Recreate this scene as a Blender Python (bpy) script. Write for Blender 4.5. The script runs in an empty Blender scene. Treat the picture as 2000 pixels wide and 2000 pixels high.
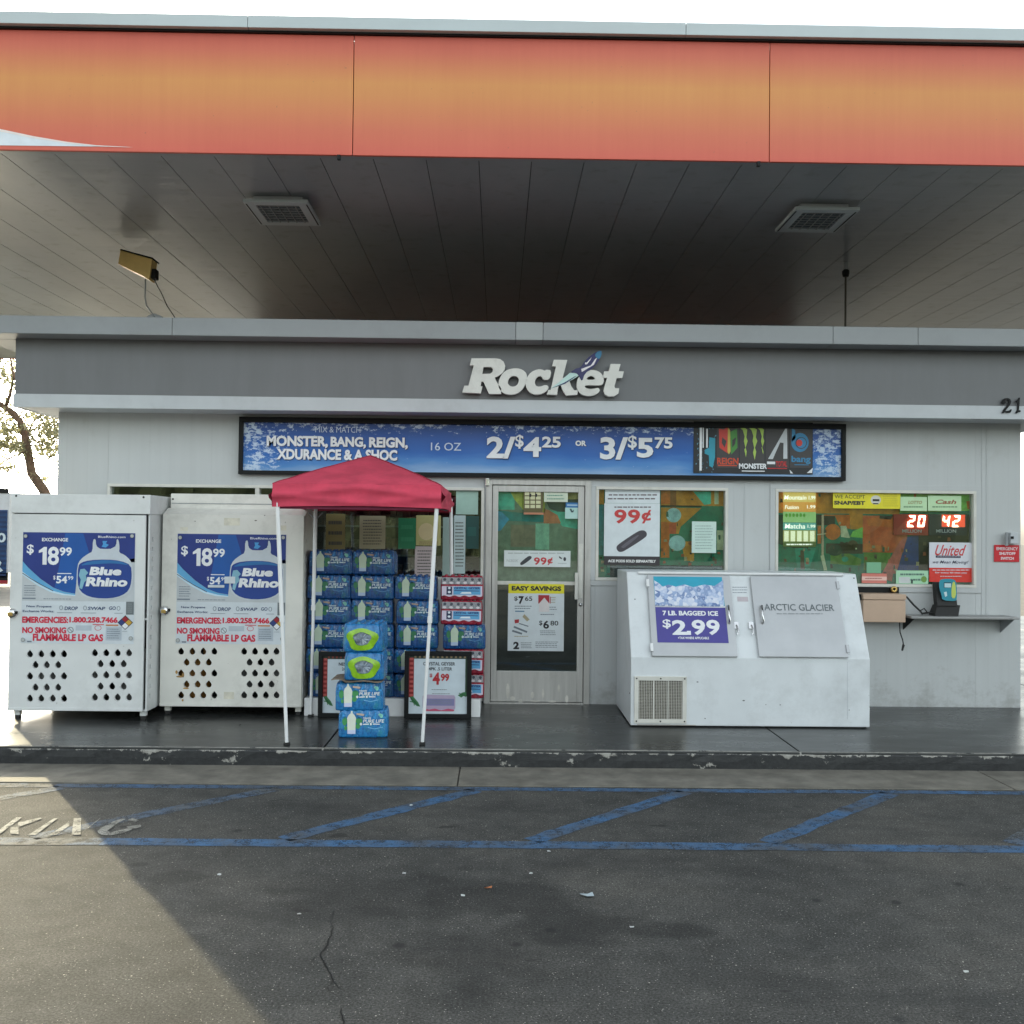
import bpy, bmesh, math, random
from mathutils import Vector, Matrix
random.seed(7)
R = math.radians
S = bpy.context.scene
COL = S.collection

# ---------------------------------------------------------------- camera
F = 2000.0; CZ = 1.75                      # focal length in photo pixels, eye height
PIT, YAW, ROL = 0.021, 0.0135, 0.0107
_f = Vector((math.sin(YAW)*math.cos(PIT), math.cos(YAW)*math.cos(PIT), math.sin(PIT)))
_r0 = Vector((math.cos(YAW), -math.sin(YAW), 0)); _u0 = _r0.cross(_f)
_r = _r0*math.cos(ROL) + _u0*math.sin(ROL); _u = _u0*math.cos(ROL) - _r0*math.sin(ROL)
cam = bpy.data.cameras.new('camera'); cam.sensor_width = 36; cam.lens = 36; cam.clip_start = .05; cam.clip_end = 600
co = bpy.data.objects.new('camera', cam); COL.objects.link(co); S.camera = co
co.matrix_world = Matrix(((_r.x, _u.x, -_f.x, 0), (_r.y, _u.y, -_f.y, 0), (_r.z, _u.z, -_f.z, CZ), (0, 0, 0, 1)))
# ---------------------------------------------------------------- world, sun, exposure
SUN_EL, SUN_AZ = R(13.5), R(-33.3)
wd = bpy.data.worlds.new('World'); S.world = wd; wd.use_nodes = True
_n = wd.node_tree.nodes; _sk = _n.new('ShaderNodeTexSky'); _sk.sky_type = 'NISHITA'; _sk.sun_disc = False
_sk.sun_elevation = SUN_EL; _sk.sun_rotation = SUN_AZ; _sk.air_density = 1.0; _sk.dust_density = 2.5; _sk.ozone_density = 1.0
_hs = _n.new('ShaderNodeHueSaturation'); _hs.inputs['Saturation'].default_value = .35   # hazy pale sky
wd.node_tree.links.new(_sk.outputs[0], _hs.inputs['Color']); _tn = _n.new('ShaderNodeMix'); _tn.data_type = 'RGBA'; _tn.blend_type = 'MULTIPLY'; _tn.inputs[0].default_value = 1; _tn.inputs[7].default_value = (.985, 1.0, .945, 1)
wd.node_tree.links.new(_hs.outputs[0], _tn.inputs[6]); wd.node_tree.links.new(_tn.outputs[2], _n['Background'].inputs[0]); _n['Background'].inputs[1].default_value = 0.15
sl = bpy.data.lights.new('sun', 'SUN'); sl.energy = 2.0; sl.angle = R(0.6); sl.color = (.86, .74, .47)
so = bpy.data.objects.new('sun', sl); COL.objects.link(so)
so.rotation_euler = Vector((math.sin(SUN_AZ)*math.cos(SUN_EL), math.cos(SUN_AZ)*math.cos(SUN_EL), math.sin(SUN_EL))).to_track_quat('Z', 'Y').to_euler()
S.view_settings.view_transform = 'Standard'; S.view_settings.look = 'None'; S.view_settings.gamma = 1
S.view_settings.use_curve_mapping = False; S.view_settings.exposure = 2.1
S.cycles.max_bounces = 8; S.cycles.transparent_max_bounces = 12

# ---------------------------------------------------------------- measuring: photo pixel -> point on a known plane
def ray(x, y): return _r*((x-1000)/F) - _u*((y-1000)/F) + _f
def W(x, y, Y): q = ray(x, y); t = Y/q.y; return Vector((q.x*t, Y, CZ+q.z*t))
def G(x, y, z=0.0): q = ray(x, y); t = (z-CZ)/q.z; return Vector((q.x*t, q.y*t, z))

# ---------------------------------------------------------------- materials
def lin(c):
    c /= 255.0
    return c/12.92 if c <= .04045 else ((c+.055)/1.055)**2.4
def sc(r, g, b, k=1.0): k = min(k, .85/max(lin(r), lin(g), lin(b))); return tuple(lin(v)*k for v in (r, g, b))
MATS = {}
def N(nt, t, **k):
    n = nt.nodes.new(t)
    for a, v in k.items(): setattr(n, a, v)
    return n
def base(name):
    m = bpy.data.materials.new(name); m.use_nodes = True; nt = m.node_tree
    return m, nt, nt.nodes['Principled BSDF']
def noise(nt, scale, detail=4, rough=.6, vec=None, stretch=None):
    tc = N(nt, 'ShaderNodeTexCoord'); n = N(nt, 'ShaderNodeTexNoise')
    n.inputs['Scale'].default_value = scale; n.inputs['Detail'].default_value = detail; n.inputs['Roughness'].default_value = rough
    if stretch:
        mp = N(nt, 'ShaderNodeMapping'); mp.inputs['Scale'].default_value = stretch
        nt.links.new(tc.outputs['Object'], mp.inputs[0]); nt.links.new(mp.outputs[0], n.inputs[0])
    else: nt.links.new(tc.outputs['Object'], n.inputs[0])
    return n
def ramp(nt, src, stops):
    r = N(nt, 'ShaderNodeValToRGB'); e = r.color_ramp.elements
    while len(e) < len(stops): e.new(.5)
    for i, (p, c) in enumerate(stops):
        e[i].position = p; e[i].color = tuple(c)[:3]+(1,) if hasattr(c, '__len__') else (c, c, c, 1)
    nt.links.new(src, r.inputs[0]); return r
def mixc(nt, fac, a, b, mode='MIX'):
    m = N(nt, 'ShaderNodeMix', data_type='RGBA', blend_type=mode)
    for s, v in ((m.inputs[0], fac), (m.inputs[6], a), (m.inputs[7], b)):
        if isinstance(v, (int, float)): s.default_value = v
        elif isinstance(v, tuple): s.default_value = v[:3]+(1,)
        else: nt.links.new(v, s)
    return m.outputs[2]
def bump(nt, p, src, st=.3, dist=.01):
    b = N(nt, 'ShaderNodeBump'); b.inputs['Strength'].default_value = st; b.inputs['Distance'].default_value = dist
    nt.links.new(src, b.inputs['Height']); nt.links.new(b.outputs[0], p.inputs['Normal'])
def mat(name, col, rough=.6, metal=0, var=.06, scale=6, bmp=0, bscale=80, coat=0, dirt=0, stretch=None, spec=.5):
    if name in MATS: return MATS[name]
    m, nt, p = base(name)
    n = noise(nt, scale, stretch=stretch)
    lo = tuple(c*(1-var) for c in col); hi = tuple(min(1, c*(1+var)) for c in col)
    c = ramp(nt, n.outputs[0], [(.35, lo), (.65, hi)]).outputs[0]
    if dirt:
        d = noise(nt, scale*.6, 6, .7); f = ramp(nt, d.outputs[0], [(.52, 0.0), (.75, dirt)])
        c = mixc(nt, f.outputs[0], c, (.09, .075, .055))
        n3 = noise(nt, scale*9, 3, .7); f3 = ramp(nt, n3.outputs[0], [(.70, 0.0), (.74, dirt)])
        c = mixc(nt, f3.outputs[0], c, (.12, .09, .06))
    nt.links.new(c, p.inputs['Base Color'])
    rr = ramp(nt, n.outputs[0], [(.3, max(.02, rough-.06)), (.7, min(1, rough+.06))]); nt.links.new(rr.outputs[0], p.inputs['Roughness'])
    p.inputs['Metallic'].default_value = metal; p.inputs['Coat Weight'].default_value = coat
    p.inputs['Specular IOR Level'].default_value = spec
    if bmp: bump(nt, p, noise(nt, bscale).outputs[0], bmp, .004)
    MATS[name] = m; return m
def ink(r, g, b, rough=.45, k=1.0):
    return mat('print_%d_%d_%d_%d' % (r, g, b, k*100), sc(r, g, b, k), rough, var=.05, scale=9)
def emit(name, col, st, basec=(.02, .02, .02)):
    if name in MATS: return MATS[name]
    m, nt, p = base(name); p.inputs['Base Color'].default_value = basec+(1,)
    p.inputs['Emission Color'].default_value = col+(1,); p.inputs['Emission Strength'].default_value = st
    MATS[name] = m; return m
def glass_mat():
    m, nt, p = base('window_glass'); nt.nodes.remove(p); out = nt.nodes['Material Output']
    tr = N(nt, 'ShaderNodeBsdfTransparent'); tr.inputs[0].default_value = (.88, .94, .92, 1)
    gl = N(nt, 'ShaderNodeBsdfGlossy'); gl.inputs['Roughness'].default_value = .015; gl.inputs['Color'].default_value = (.9, .95, .93, 1)
    fr = N(nt, 'ShaderNodeFresnel'); fr.inputs[0].default_value = 1.5
    ad = N(nt, 'ShaderNodeMath', operation='ADD'); ad.inputs[1].default_value = .065
    mx = N(nt, 'ShaderNodeMixShader'); nt.links.new(fr.outputs[0], ad.inputs[0]); nt.links.new(ad.outputs[0], mx.inputs[0])
    nt.links.new(tr.outputs[0], mx.inputs[1]); nt.links.new(gl.outputs[0], mx.inputs[2]); nt.links.new(mx.outputs[0], out.inputs[0])
    b = N(nt, 'ShaderNodeBump'); b.inputs['Strength'].default_value = .04; b.inputs['Distance'].default_value = .02
    nt.links.new(noise(nt, 2.5, 1).outputs[0], b.inputs['Height']); nt.links.new(b.outputs[0], gl.inputs['Normal'])
    return m
def asphalt_mat():
    m, nt, p = base('asphalt')
    big = noise(nt, .55, 5, .65); fine = noise(nt, 95, 4, .85); mid = noise(nt, 6, 6, .7)
    c = ramp(nt, big.outputs[0], [(.33, (.050, .052, .051)), (.52, (.079, .079, .075)), (.7, (.112, .108, .098))]).outputs[0]
    c = mixc(nt, .55, c, ramp(nt, mid.outputs[0], [(.3, .28), (.7, .72)]).outputs[0], 'OVERLAY')
    c = mixc(nt, 1.0, c, ramp(nt, fine.outputs[0], [(.30, .08), (.50, .46), (.68, .98)]).outputs[0], 'OVERLAY')
    tc = N(nt, 'ShaderNodeTexCoord'); v = N(nt, 'ShaderNodeTexVoronoi'); v.inputs['Scale'].default_value = 75
    nt.links.new(tc.outputs['Object'], v.inputs[0])
    v2 = N(nt, 'ShaderNodeTexVoronoi'); v2.inputs['Scale'].default_value = 24; nt.links.new(tc.outputs['Object'], v2.inputs[0])
    sp = ramp(nt, v.outputs['Distance'], [(.13, 1.0), (.2, 0.0)]).outputs[0]
    pick = ramp(nt, v.outputs['Color'], [(.62, 0.0), (.66, 1.0)]).outputs[0]
    f = mixc(nt, 1.0, sp, pick, 'MULTIPLY'); c = mixc(nt, f, c, (.42, .41, .37))
    sp2 = ramp(nt, v2.outputs['Distance'], [(.07, 1.0), (.10, 0.0)]).outputs[0]
    pk2 = ramp(nt, v2.outputs['Color'], [(.74, 0.0), (.76, 1.0)]).outputs[0]
    c = mixc(nt, mixc(nt, 1.0, sp2, pk2, 'MULTIPLY'), c, (.5, .48, .42))
    # oil drips and tyre scrubbing: stains with a shape of their own
    st = noise(nt, 1.1, 5, .62, stretch=(.55, 1.3, 1)); sf = ramp(nt, st.outputs[0], [(.55, 0.0), (.70, .55)]).outputs[0]
    c = mixc(nt, sf, c, (.030, .031, .032))
    wob = noise(nt, 2.3, 4, .6); prev = None
    for (px, py, rx, ry, a) in ((790, 1745, .62, .34, .55), (1000, 1755, .42, .28, .7), (1110, 1810, .30, .26, .85), (960, 1880, .26, .34, .6), (880, 1860, .3, .22, .5), (1310, 1818, .22, .10, .7), (620, 1740, .35, .2, .4), (340, 1715, .14, .10, .6), (275, 1689, .07, .05, .8), (1440, 1700, .2, .12, .4), (380, 1840, .12, .10, .5), (650, 1765, .5, .12, .4)):
        g_ = G(px, py); mp = N(nt, 'ShaderNodeMapping', vector_type='POINT'); mp.inputs['Location'].default_value = (-g_.x/rx, -g_.y/ry, 0); mp.inputs['Scale'].default_value = (1/rx, 1/ry, 0)
        nt.links.new(tc.outputs['Object'], mp.inputs[0]); ln = N(nt, 'ShaderNodeVectorMath', operation='LENGTH'); nt.links.new(mp.outputs[0], ln.inputs[0])
        ma = N(nt, 'ShaderNodeMath', operation='MULTIPLY_ADD'); ma.inputs[1].default_value = 2.2; nt.links.new(wob.outputs[0], ma.inputs[0]); nt.links.new(ln.outputs['Value'], ma.inputs[2])
        o_ = ramp(nt, ma.outputs[0], [(0.0, 1.0), (1.0, 0.0)]); mr = N(nt, 'ShaderNodeMapRange'); mr.inputs[1].default_value = 2.2; mr.inputs[2].default_value = 1.75; mr.inputs[3].default_value = 0; mr.inputs[4].default_value = a; nt.links.new(ma.outputs[0], mr.inputs[0])
        nt.nodes.remove(o_)
        if prev is None: prev = mr.outputs[0]
        else:
            mm = N(nt, 'ShaderNodeMath', operation='MAXIMUM'); nt.links.new(prev, mm.inputs[0]); nt.links.new(mr.outputs[0], mm.inputs[1]); prev = mm.outputs[0]
    v3 = N(nt, 'ShaderNodeTexVoronoi'); v3.inputs['Scale'].default_value = 3.4; nt.links.new(tc.outputs['Object'], v3.inputs[0])
    g3 = mixc(nt, 1.0, ramp(nt, v3.outputs['Distance'], [(.06, .8), (.13, 0.0)]).outputs[0], ramp(nt, v3.outputs['Color'], [(.5, 0.0), (.6, 1.0)]).outputs[0], 'MULTIPLY'); c = mixc(nt, g3, c, (.03, .031, .032))
    c = mixc(nt, prev, c, mixc(nt, .62, c, (.014, .015, .016)))
    d = noise(nt, 3.2, 3, .5, stretch=(.8, 1.6, 1)); df = ramp(nt, d.outputs[0], [(.69, 0.0), (.73, .65)]).outputs[0]
    c = mixc(nt, df, c, (.025, .025, .025))
    nt.links.new(c, p.inputs['Base Color']); p.inputs['Roughness'].default_value = .9; p.inputs['Specular IOR Level'].default_value = .2
    bump(nt, p, fine.outputs[0], .55, .006); return m
def walk_mat():
    m, nt, p = base('painted_concrete_walk')
    a = noise(nt, 1.4, 6, .65, stretch=(.7, 1.6, 1)); b = noise(nt, 28, 4, .7)
    c = ramp(nt, a.outputs[0], [(.32, (.020, .022, .022)), (.55, (.034, .036, .035)), (.74, (.062, .063, .060))]).outputs[0]
    c = mixc(nt, .5, c, ramp(nt, b.outputs[0], [(.3, .38), (.7, .62)]).outputs[0], 'OVERLAY')
    s = noise(nt, 9, 6, .8, stretch=(.5, 1.5, 1)); sf = ramp(nt, s.outputs[0], [(.66, 0.0), (.72, .5)]).outputs[0]
    c = mixc(nt, sf, c, (.17, .165, .155))
    nt.links.new(c, p.inputs['Base Color'])
    nt.links.new(ramp(nt, a.outputs[0], [(.3, .20), (.75, .42)]).outputs[0], p.inputs['Roughness']); p.inputs['Specular IOR Level'].default_value = .42
    bump(nt, p, noise(nt, 14, 5).outputs[0], .12, .006); return m
def kerb_mat():
    m, nt, p = base('kerb_black_paint')
    tc = N(nt, 'ShaderNodeTexCoord'); sx = N(nt, 'ShaderNodeSeparateXYZ'); nt.links.new(tc.outputs['Object'], sx.inputs[0])
    n1 = noise(nt, 5, 7, .75, stretch=(.8, 1, 1)); n2 = noise(nt, 22, 5, .7)
    h = N(nt, 'ShaderNodeMapRange'); h.inputs[1].default_value = .085; h.inputs[2].default_value = .131; nt.links.new(sx.outputs[2], h.inputs[0])
    ad = N(nt, 'ShaderNodeMath', operation='MULTIPLY_ADD'); ad.inputs[1].default_value = .22; nt.links.new(h.outputs[0], ad.inputs[0]); nt.links.new(n1.outputs[0], ad.inputs[2])
    f = ramp(nt, ad.outputs[0], [(.62, 0.0), (.64, 1.0)]).outputs[0]
    c = mixc(nt, f, ramp(nt, n2.outputs[0], [(.3, (.012, .013, .015)), (.7, (.03, .032, .034))]).outputs[0], ramp(nt, n2.outputs[0], [(.3, (.2, .19, .17)), (.7, (.40, .39, .36))]).outputs[0])
    nt.links.new(c, p.inputs['Base Color']); p.inputs['Roughness'].default_value = .45; bump(nt, p, n1.outputs[0], .5, .01); return m
def worn_mat(name, col, col2, lo=.42, hi=.62, amt=.75):
    m, nt, p = base(name); a = noise(nt, 3.2, 7, .75); b = noise(nt, 120, 3, .8)
    f = ramp(nt, a.outputs[0], [(lo, 0.0), (hi, amt)]).outputs[0]
    c = mixc(nt, f, col, col2); c = mixc(nt, .6, c, ramp(nt, b.outputs[0], [(.3, .28), (.7, .72)]).outputs[0], 'OVERLAY')
    nt.links.new(c, p.inputs['Base Color']); p.inputs['Roughness'].default_value = .8; p.inputs['Specular IOR Level'].default_value = .2
    k = noise(nt, 9, 8, .8); k2 = noise(nt, 150, 2, .7); ad = N(nt, 'ShaderNodeMath', operation='MULTIPLY_ADD'); ad.inputs[1].default_value = .35; nt.links.new(k2.outputs[0], ad.inputs[0]); nt.links.new(k.outputs[0], ad.inputs[2])
    al = ramp(nt, ad.outputs[0], [(.675+(.62-hi)*-.5, 0.0), (.84+(.62-hi)*-.5, .9)]); tr = N(nt, 'ShaderNodeBsdfTransparent'); ms = N(nt, 'ShaderNodeMixShader')
    nt.links.new(al.outputs[0], ms.inputs[0]); nt.links.new(p.outputs[0], ms.inputs[1]); nt.links.new(tr.outputs[0], ms.inputs[2]); nt.links.new(ms.outputs[0], nt.nodes['Material Output'].inputs[0]); return m
def siding_mat(name, col, bold=1.0):
    m, nt, p = base(name)
    w = N(nt, 'ShaderNodeTexWave', bands_direction='X'); w.inputs['Scale'].default_value = 1.6; w.inputs['Distortion'].default_value = .15; w.inputs['Detail'].default_value = 1
    tc = N(nt, 'ShaderNodeTexCoord'); nt.links.new(tc.outputs['Object'], w.inputs[0])
    st = noise(nt, 3.5, 5, .6, stretch=(3.2, 1, .22)); big = noise(nt, .7, 4)
    c = ramp(nt, st.outputs[0], [(.3, tuple(v*.965 for v in col)), (.7, tuple(v*1.025 for v in col))]).outputs[0]
    g = ramp(nt, w.outputs[0], [(.0, .0), (.02, 1.0)]).outputs[0]
    c = mixc(nt, g, tuple(v*.965 for v in col), c)
    d = noise(nt, 2.2, 6, .7); c = mixc(nt, ramp(nt, d.outputs[0], [(.58, 0.0), (.8, .25)]).outputs[0], c, (.25, .23, .19))
    sp = noise(nt, 26, 2, .5); c = mixc(nt, ramp(nt, sp.outputs[0], [(.77, 0.0), (.79, .45)]).outputs[0], c, (.16, .15, .13))
    nt.links.new(c, p.inputs['Base Color']); p.inputs['Roughness'].default_value = .55
    tc2 = N(nt, 'ShaderNodeTexCoord'); sz = N(nt, 'ShaderNodeSeparateXYZ'); nt.links.new(tc2.outputs['Object'], sz.inputs[0])
    mr = N(nt, 'ShaderNodeMapRange'); mr.inputs[1].default_value = .55; mr.inputs[2].default_value = .0; mr.inputs[3].default_value = 0; mr.inputs[4].default_value = .26; nt.links.new(sz.outputs[2], mr.inputs[0])
    sp3 = noise(nt, 5, 7, .75, stretch=(1, 1, 1.2)); ad = N(nt, 'ShaderNodeMath', operation='ADD'); nt.links.new(mr.outputs[0], ad.inputs[0]); nt.links.new(sp3.outputs[0], ad.inputs[1])
    c = mixc(nt, ramp(nt, ad.outputs[0], [(.66, 0.0), (.86, .38)]).outputs[0], c, (.17, .155, .13)); nt.links.new(c, p.inputs['Base Color'])
    bump(nt, p, w.outputs[0], .08*bold, .01); return m
def fascia_mat():
    m, nt, p = base('fascia_sunset_print'); tc = N(nt, 'ShaderNodeTexCoord'); sx = N(nt, 'ShaderNodeSeparateXYZ'); nt.links.new(tc.outputs['Object'], sx.inputs[0])
    h = N(nt, 'ShaderNodeMapRange'); h.inputs[1].default_value = 0.0; h.inputs[2].default_value = .91; nt.links.new(sx.outputs[2], h.inputs[0])
    c = ramp(nt, h.outputs[0], [(0, sc(214, 100, 82)), (.2, sc(214, 114, 84)), (.5, sc(216, 142, 82)), (.6, sc(217, 146, 82)), (.86, sc(210, 108, 82)), (1, sc(204, 90, 74))]).outputs[0]
    c = mixc(nt, .3, c, ramp(nt, noise(nt, 1.2, 5).outputs[0], [(.3, .42), (.7, .58)]).outputs[0], 'OVERLAY')
    c = mixc(nt, .35, c, ramp(nt, noise(nt, 6, 6, .7, stretch=(2.2, 1, .12)).outputs[0], [(.35, .44), (.65, .54)]).outputs[0], 'OVERLAY')
    c = mixc(nt, ramp(nt, noise(nt, 40, 2, .5).outputs[0], [(.76, 0.0), (.79, .4)]).outputs[0], c, (.2, .1, .07))
    nt.links.new(c, p.inputs['Base Color']); p.inputs['Roughness'].default_value = .5; bump(nt, p, noise(nt, .9, 3, .5, stretch=(1, 1, 1.6)).outputs[0], .25, .03); return m
def banner_mat():
    m, nt, p = base('banner_water_print'); tc = N(nt, 'ShaderNodeTexCoord'); sx = N(nt, 'ShaderNodeSeparateXYZ'); nt.links.new(tc.outputs['Object'], sx.inputs[0])
    h = N(nt, 'ShaderNodeMapRange'); h.inputs[1].default_value = .05; h.inputs[2].default_value = .53; nt.links.new(sx.outputs[2], h.inputs[0])
    wv = noise(nt, 1.3, 4, .55, stretch=(.8, 1, 3.5)); hd = N(nt, 'ShaderNodeMath', operation='MULTIPLY_ADD'); hd.inputs[1].default_value = .55; hd.inputs[2].default_value = -.27
    nt.links.new(wv.outputs[0], hd.inputs[0]); h2 = N(nt, 'ShaderNodeMath', operation='ADD'); nt.links.new(h.outputs[0], h2.inputs[0]); nt.links.new(hd.outputs[0], h2.inputs[1])
    c = ramp(nt, h2.outputs[0], [(.0, sc(140, 175, 215)), (.18, sc(74, 135, 200)), (.4, sc(28, 98, 180)), (.75, sc(18, 78, 160)), (1, sc(22, 66, 140))]).outputs[0]
    # foam: at the top edge and at both ends
    sp = noise(nt, 17, 7, .78, stretch=(.8, 1, 1.5)); up = N(nt, 'ShaderNodeMapRange'); up.inputs[1].default_value = .66; up.inputs[2].default_value = .98; nt.links.new(h.outputs[0], up.inputs[0])
    ax = N(nt, 'ShaderNodeMath', operation='ABSOLUTE'); cx = N(nt, 'ShaderNodeMath', operation='SUBTRACT'); cx.inputs[1].default_value = .0
    nt.links.new(sx.outputs[0], cx.inputs[0]); nt.links.new(cx.outputs[0], ax.inputs[0])
    en = N(nt, 'ShaderNodeMapRange'); en.inputs[1].default_value = 2.25; en.inputs[2].default_value = 2.7; nt.links.new(ax.outputs[0], en.inputs[0])
    mx = N(nt, 'ShaderNodeMath', operation='MAXIMUM'); nt.links.new(up.outputs[0], mx.inputs[0]); nt.links.new(en.outputs[0], mx.inputs[1])
    sm = N(nt, 'ShaderNodeMath', operation='MULTIPLY_ADD'); sm.inputs[1].default_value = .19; nt.links.new(mx.outputs[0], sm.inputs[0]); nt.links.new(sp.outputs[0], sm.inputs[2])
    f = ramp(nt, sm.outputs[0], [(.67, 0.0), (.72, .85)]).outputs[0]
    c = mixc(nt, f, c, sc(205, 222, 240)); nt.links.new(c, p.inputs['Base Color']); p.inputs['Roughness'].default_value = .4; return m
def pack_mat(name, dark, mid, lite, green):
    m, nt, p = base(name)
    a = noise(nt, 34, 6, .8, stretch=(1, 1, .6)); b = noise(nt, 9, 3, .6)
    c = ramp(nt, a.outputs[0], [(.36, dark), (.5, mid), (.60, mid), (.72, lite)]).outputs[0]
    c = mixc(nt, ramp(nt, b.outputs[0], [(.58, 0.0), (.68, .6)]).outputs[0], c, green)
    oi = N(nt, 'ShaderNodeObjectInfo'); c = mixc(nt, .22, c, ramp(nt, oi.outputs['Random'], [(0, .36), (1, .62)]).outputs[0], 'OVERLAY')
    nt.links.new(c, p.inputs['Base Color']); p.inputs['Roughness'].default_value = .16; p.inputs['Coat Weight'].default_value = .4
    gl_ = noise(nt, 60, 3, .7, stretch=(1.4, 1, .5)); c = mixc(nt, ramp(nt, gl_.outputs[0], [(.66, 0.0), (.72, .55)]).outputs[0], c, (.55, .68, .78)); nt.links.new(c, p.inputs['Base Color'])  # pale flecks paint film highlights into the colour
    bump(nt, p, noise(nt, 30, 5, .75).outputs[0], .9, .010); return m
def ice_mat():
    m, nt, p = base('ice_cube_print'); tc = N(nt, 'ShaderNodeTexCoord'); v = N(nt, 'ShaderNodeTexVoronoi'); v.inputs['Scale'].default_value = 30
    nt.links.new(tc.outputs['Object'], v.inputs[0])
    c = ramp(nt, v.outputs['Color'], [(.1, sc(95, 120, 170)), (.45, sc(165, 185, 220)), (.8, sc(222, 226, 240))]).outputs[0]
    c = mixc(nt, ramp(nt, v.outputs['Distance'], [(.0, .5), (.35, 0.0)]).outputs[0], c, (.9, .9, .95))
    nt.links.new(c, p.inputs['Base Color']); p.inputs['Roughness'].default_value = .4; return m
def ceil_mat():
    m, nt, p = base('canopy_white_metal'); a = noise(nt, 1.2, 5, .6, stretch=(1, .35, 1)); b = noise(nt, 5, 3, .6)
    oi = N(nt, 'ShaderNodeObjectInfo')
    c = ramp(nt, a.outputs[0], [(.3, (.30, .325, .35)), (.7, (.38, .40, .42))]).outputs[0]
    c = mixc(nt, .25, c, ramp(nt, oi.outputs['Random'], [(0, .42), (1, .58)]).outputs[0], 'OVERLAY')
    c = mixc(nt, ramp(nt, b.outputs[0], [(.56, 0.0), (.8, .45)]).outputs[0], c, (.12, .105, .08))
    nt.links.new(c, p.inputs['Base Color']); p.inputs['Roughness'].default_value = .34; p.inputs['Specular IOR Level'].default_value = .4
    bump(nt, p, noise(nt, 2.2, 2, stretch=(.4, 2.5, 1)).outputs[0], .25, .02); return m
def dish_mat(name, col, holes):
    return mat(name, col, .4, dirt=.5)
M_GLASS = glass_mat(); M_ASPH = asphalt_mat(); M_WALK = walk_mat(); M_KERB = kerb_mat()
M_BLUEP = worn_mat('blue_road_paint', (.06, .145, .285), (.085, .085, .08), .38, .62, .8)
M_BLUEP2 = worn_mat('faded_blue_road_paint', (.075, .13, .22), (.11, .11, .10), .34, .58, .85)
M_WHITEP = worn_mat('white_road_paint', (.40, .40, .37), (.17, .17, .155), .40, .60, .9)
M_CONC = mat('concrete', (.175, .165, .14), .8, var=.28, scale=5, bmp=.3, bscale=60, dirt=.35)
M_CONC2 = mat('pale_concrete', (.15, .14, .12), .85, var=.2, scale=2, bmp=.3, bscale=40, dirt=.3)
M_WALL = siding_mat('grey_siding_paint', (.515, .535, .54), .35); M_FASC = mat('dark_grey_fascia_paint', (.17, .175, .185), .5, var=.06, scale=2, stretch=(2.5, 1, .4), dirt=.1)
M_TRIM = mat('light_grey_trim_paint', (.53, .56, .59), .45, var=.05, scale=2.5, dirt=.18)
M_COPE = mat('grey_coping_metal', (.30, .32, .34), .38, var=.06, scale=2, dirt=.15)
M_COPE2 = mat('pale_coping_metal', (.36, .385, .40), .38, var=.06, scale=2, dirt=.15)
M_ALU = mat('brushed_aluminium', (.50, .49, .47), .42, .35, var=.1, scale=4, stretch=(8, 8, .5), dirt=.25)
M_WFRAME = mat('cream_window_frame', (.66, .65, .60), .45, dirt=.25)
M_CAB = mat('cabinet_white_enamel', (.70, .72, .72), .38, var=.05, scale=2, dirt=.30, bmp=.15, bscale=3)
M_CAB2 = mat('cabinet_cream_enamel', (.74, .73, .68), .40, var=.06, scale=2, dirt=.42, bmp=.15, bscale=3)
M_ICEW = mat('ice_box_white_enamel', (.70, .735, .76), .34, var=.04, scale=3, dirt=.22, bmp=.12, bscale=4)
M_STEEL = mat('stainless_steel', (.46, .47, .48), .36, .6, var=.06, scale=3, bmp=.05, bscale=20)
M_CHROME = mat('chrome', (.75, .75, .75), .15, 1, var=.03)
M_BLACK = mat('black_paint', (.010, .011, .012), .5, var=.2, spec=.2)
M_DARK = mat('dark_interior', (.02, .024, .022), .8, var=.3)
M_RUB = mat('black_rubber', (.018, .018, .018), .7, var=.2)
M_CEIL = ceil_mat(); M_FPRINT = fascia_mat(); M_CTRIM = mat('canopy_trim_metal', (.50, .56, .58), .35, var=.04, scale=1.5)
M_BANNER = banner_mat(); M_ICE = ice_mat()
M_TENT = mat('raspberry_tent_cloth', sc(204, 68, 92), .85, var=.14, scale=5, bmp=.5, bscale=9)
M_WHITEM = mat('white_powder_coat', (.78, .79, .80), .35, var=.03, scale=9)
M_PACKB = pack_mat('blue_film', (.003, .018, .08), (.005, .065, .23), (.14, .38, .62), (.02, .16, .17))
M_PACKF = pack_mat('bright_blue_film', (.006, .075, .27), (.015, .21, .52), (.24, .56, .80), (.04, .32, .36))
M_PACKR = pack_mat('red_film', (.16, .006, .02), (.34, .015, .04), (.45, .05, .08), (.18, .01, .03))
M_PACKC = pack_mat('clear_film_over_bottles', (.10, .11, .13), (.34, .35, .38), (.70, .68, .70), (.30, .12, .15))
M_TANK = mat('propane_tank_grey', (.22, .22, .22), .4, var=.12, dirt=.3); M_TANKO = mat('rusty_orange_tank', (.5, .24, .05), .6, var=.3, dirt=.5)
M_DRAWER = mat('tan_drawer_enamel', sc(196, 168, 146), .45, var=.04, dirt=.12)
M_BRASS = mat('brass', (.62, .42, .14), .3, .9)
M_BARK = mat('bark', (.16, .12, .085), .9, var=.3, scale=20, bmp=.5, bscale=60)

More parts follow.
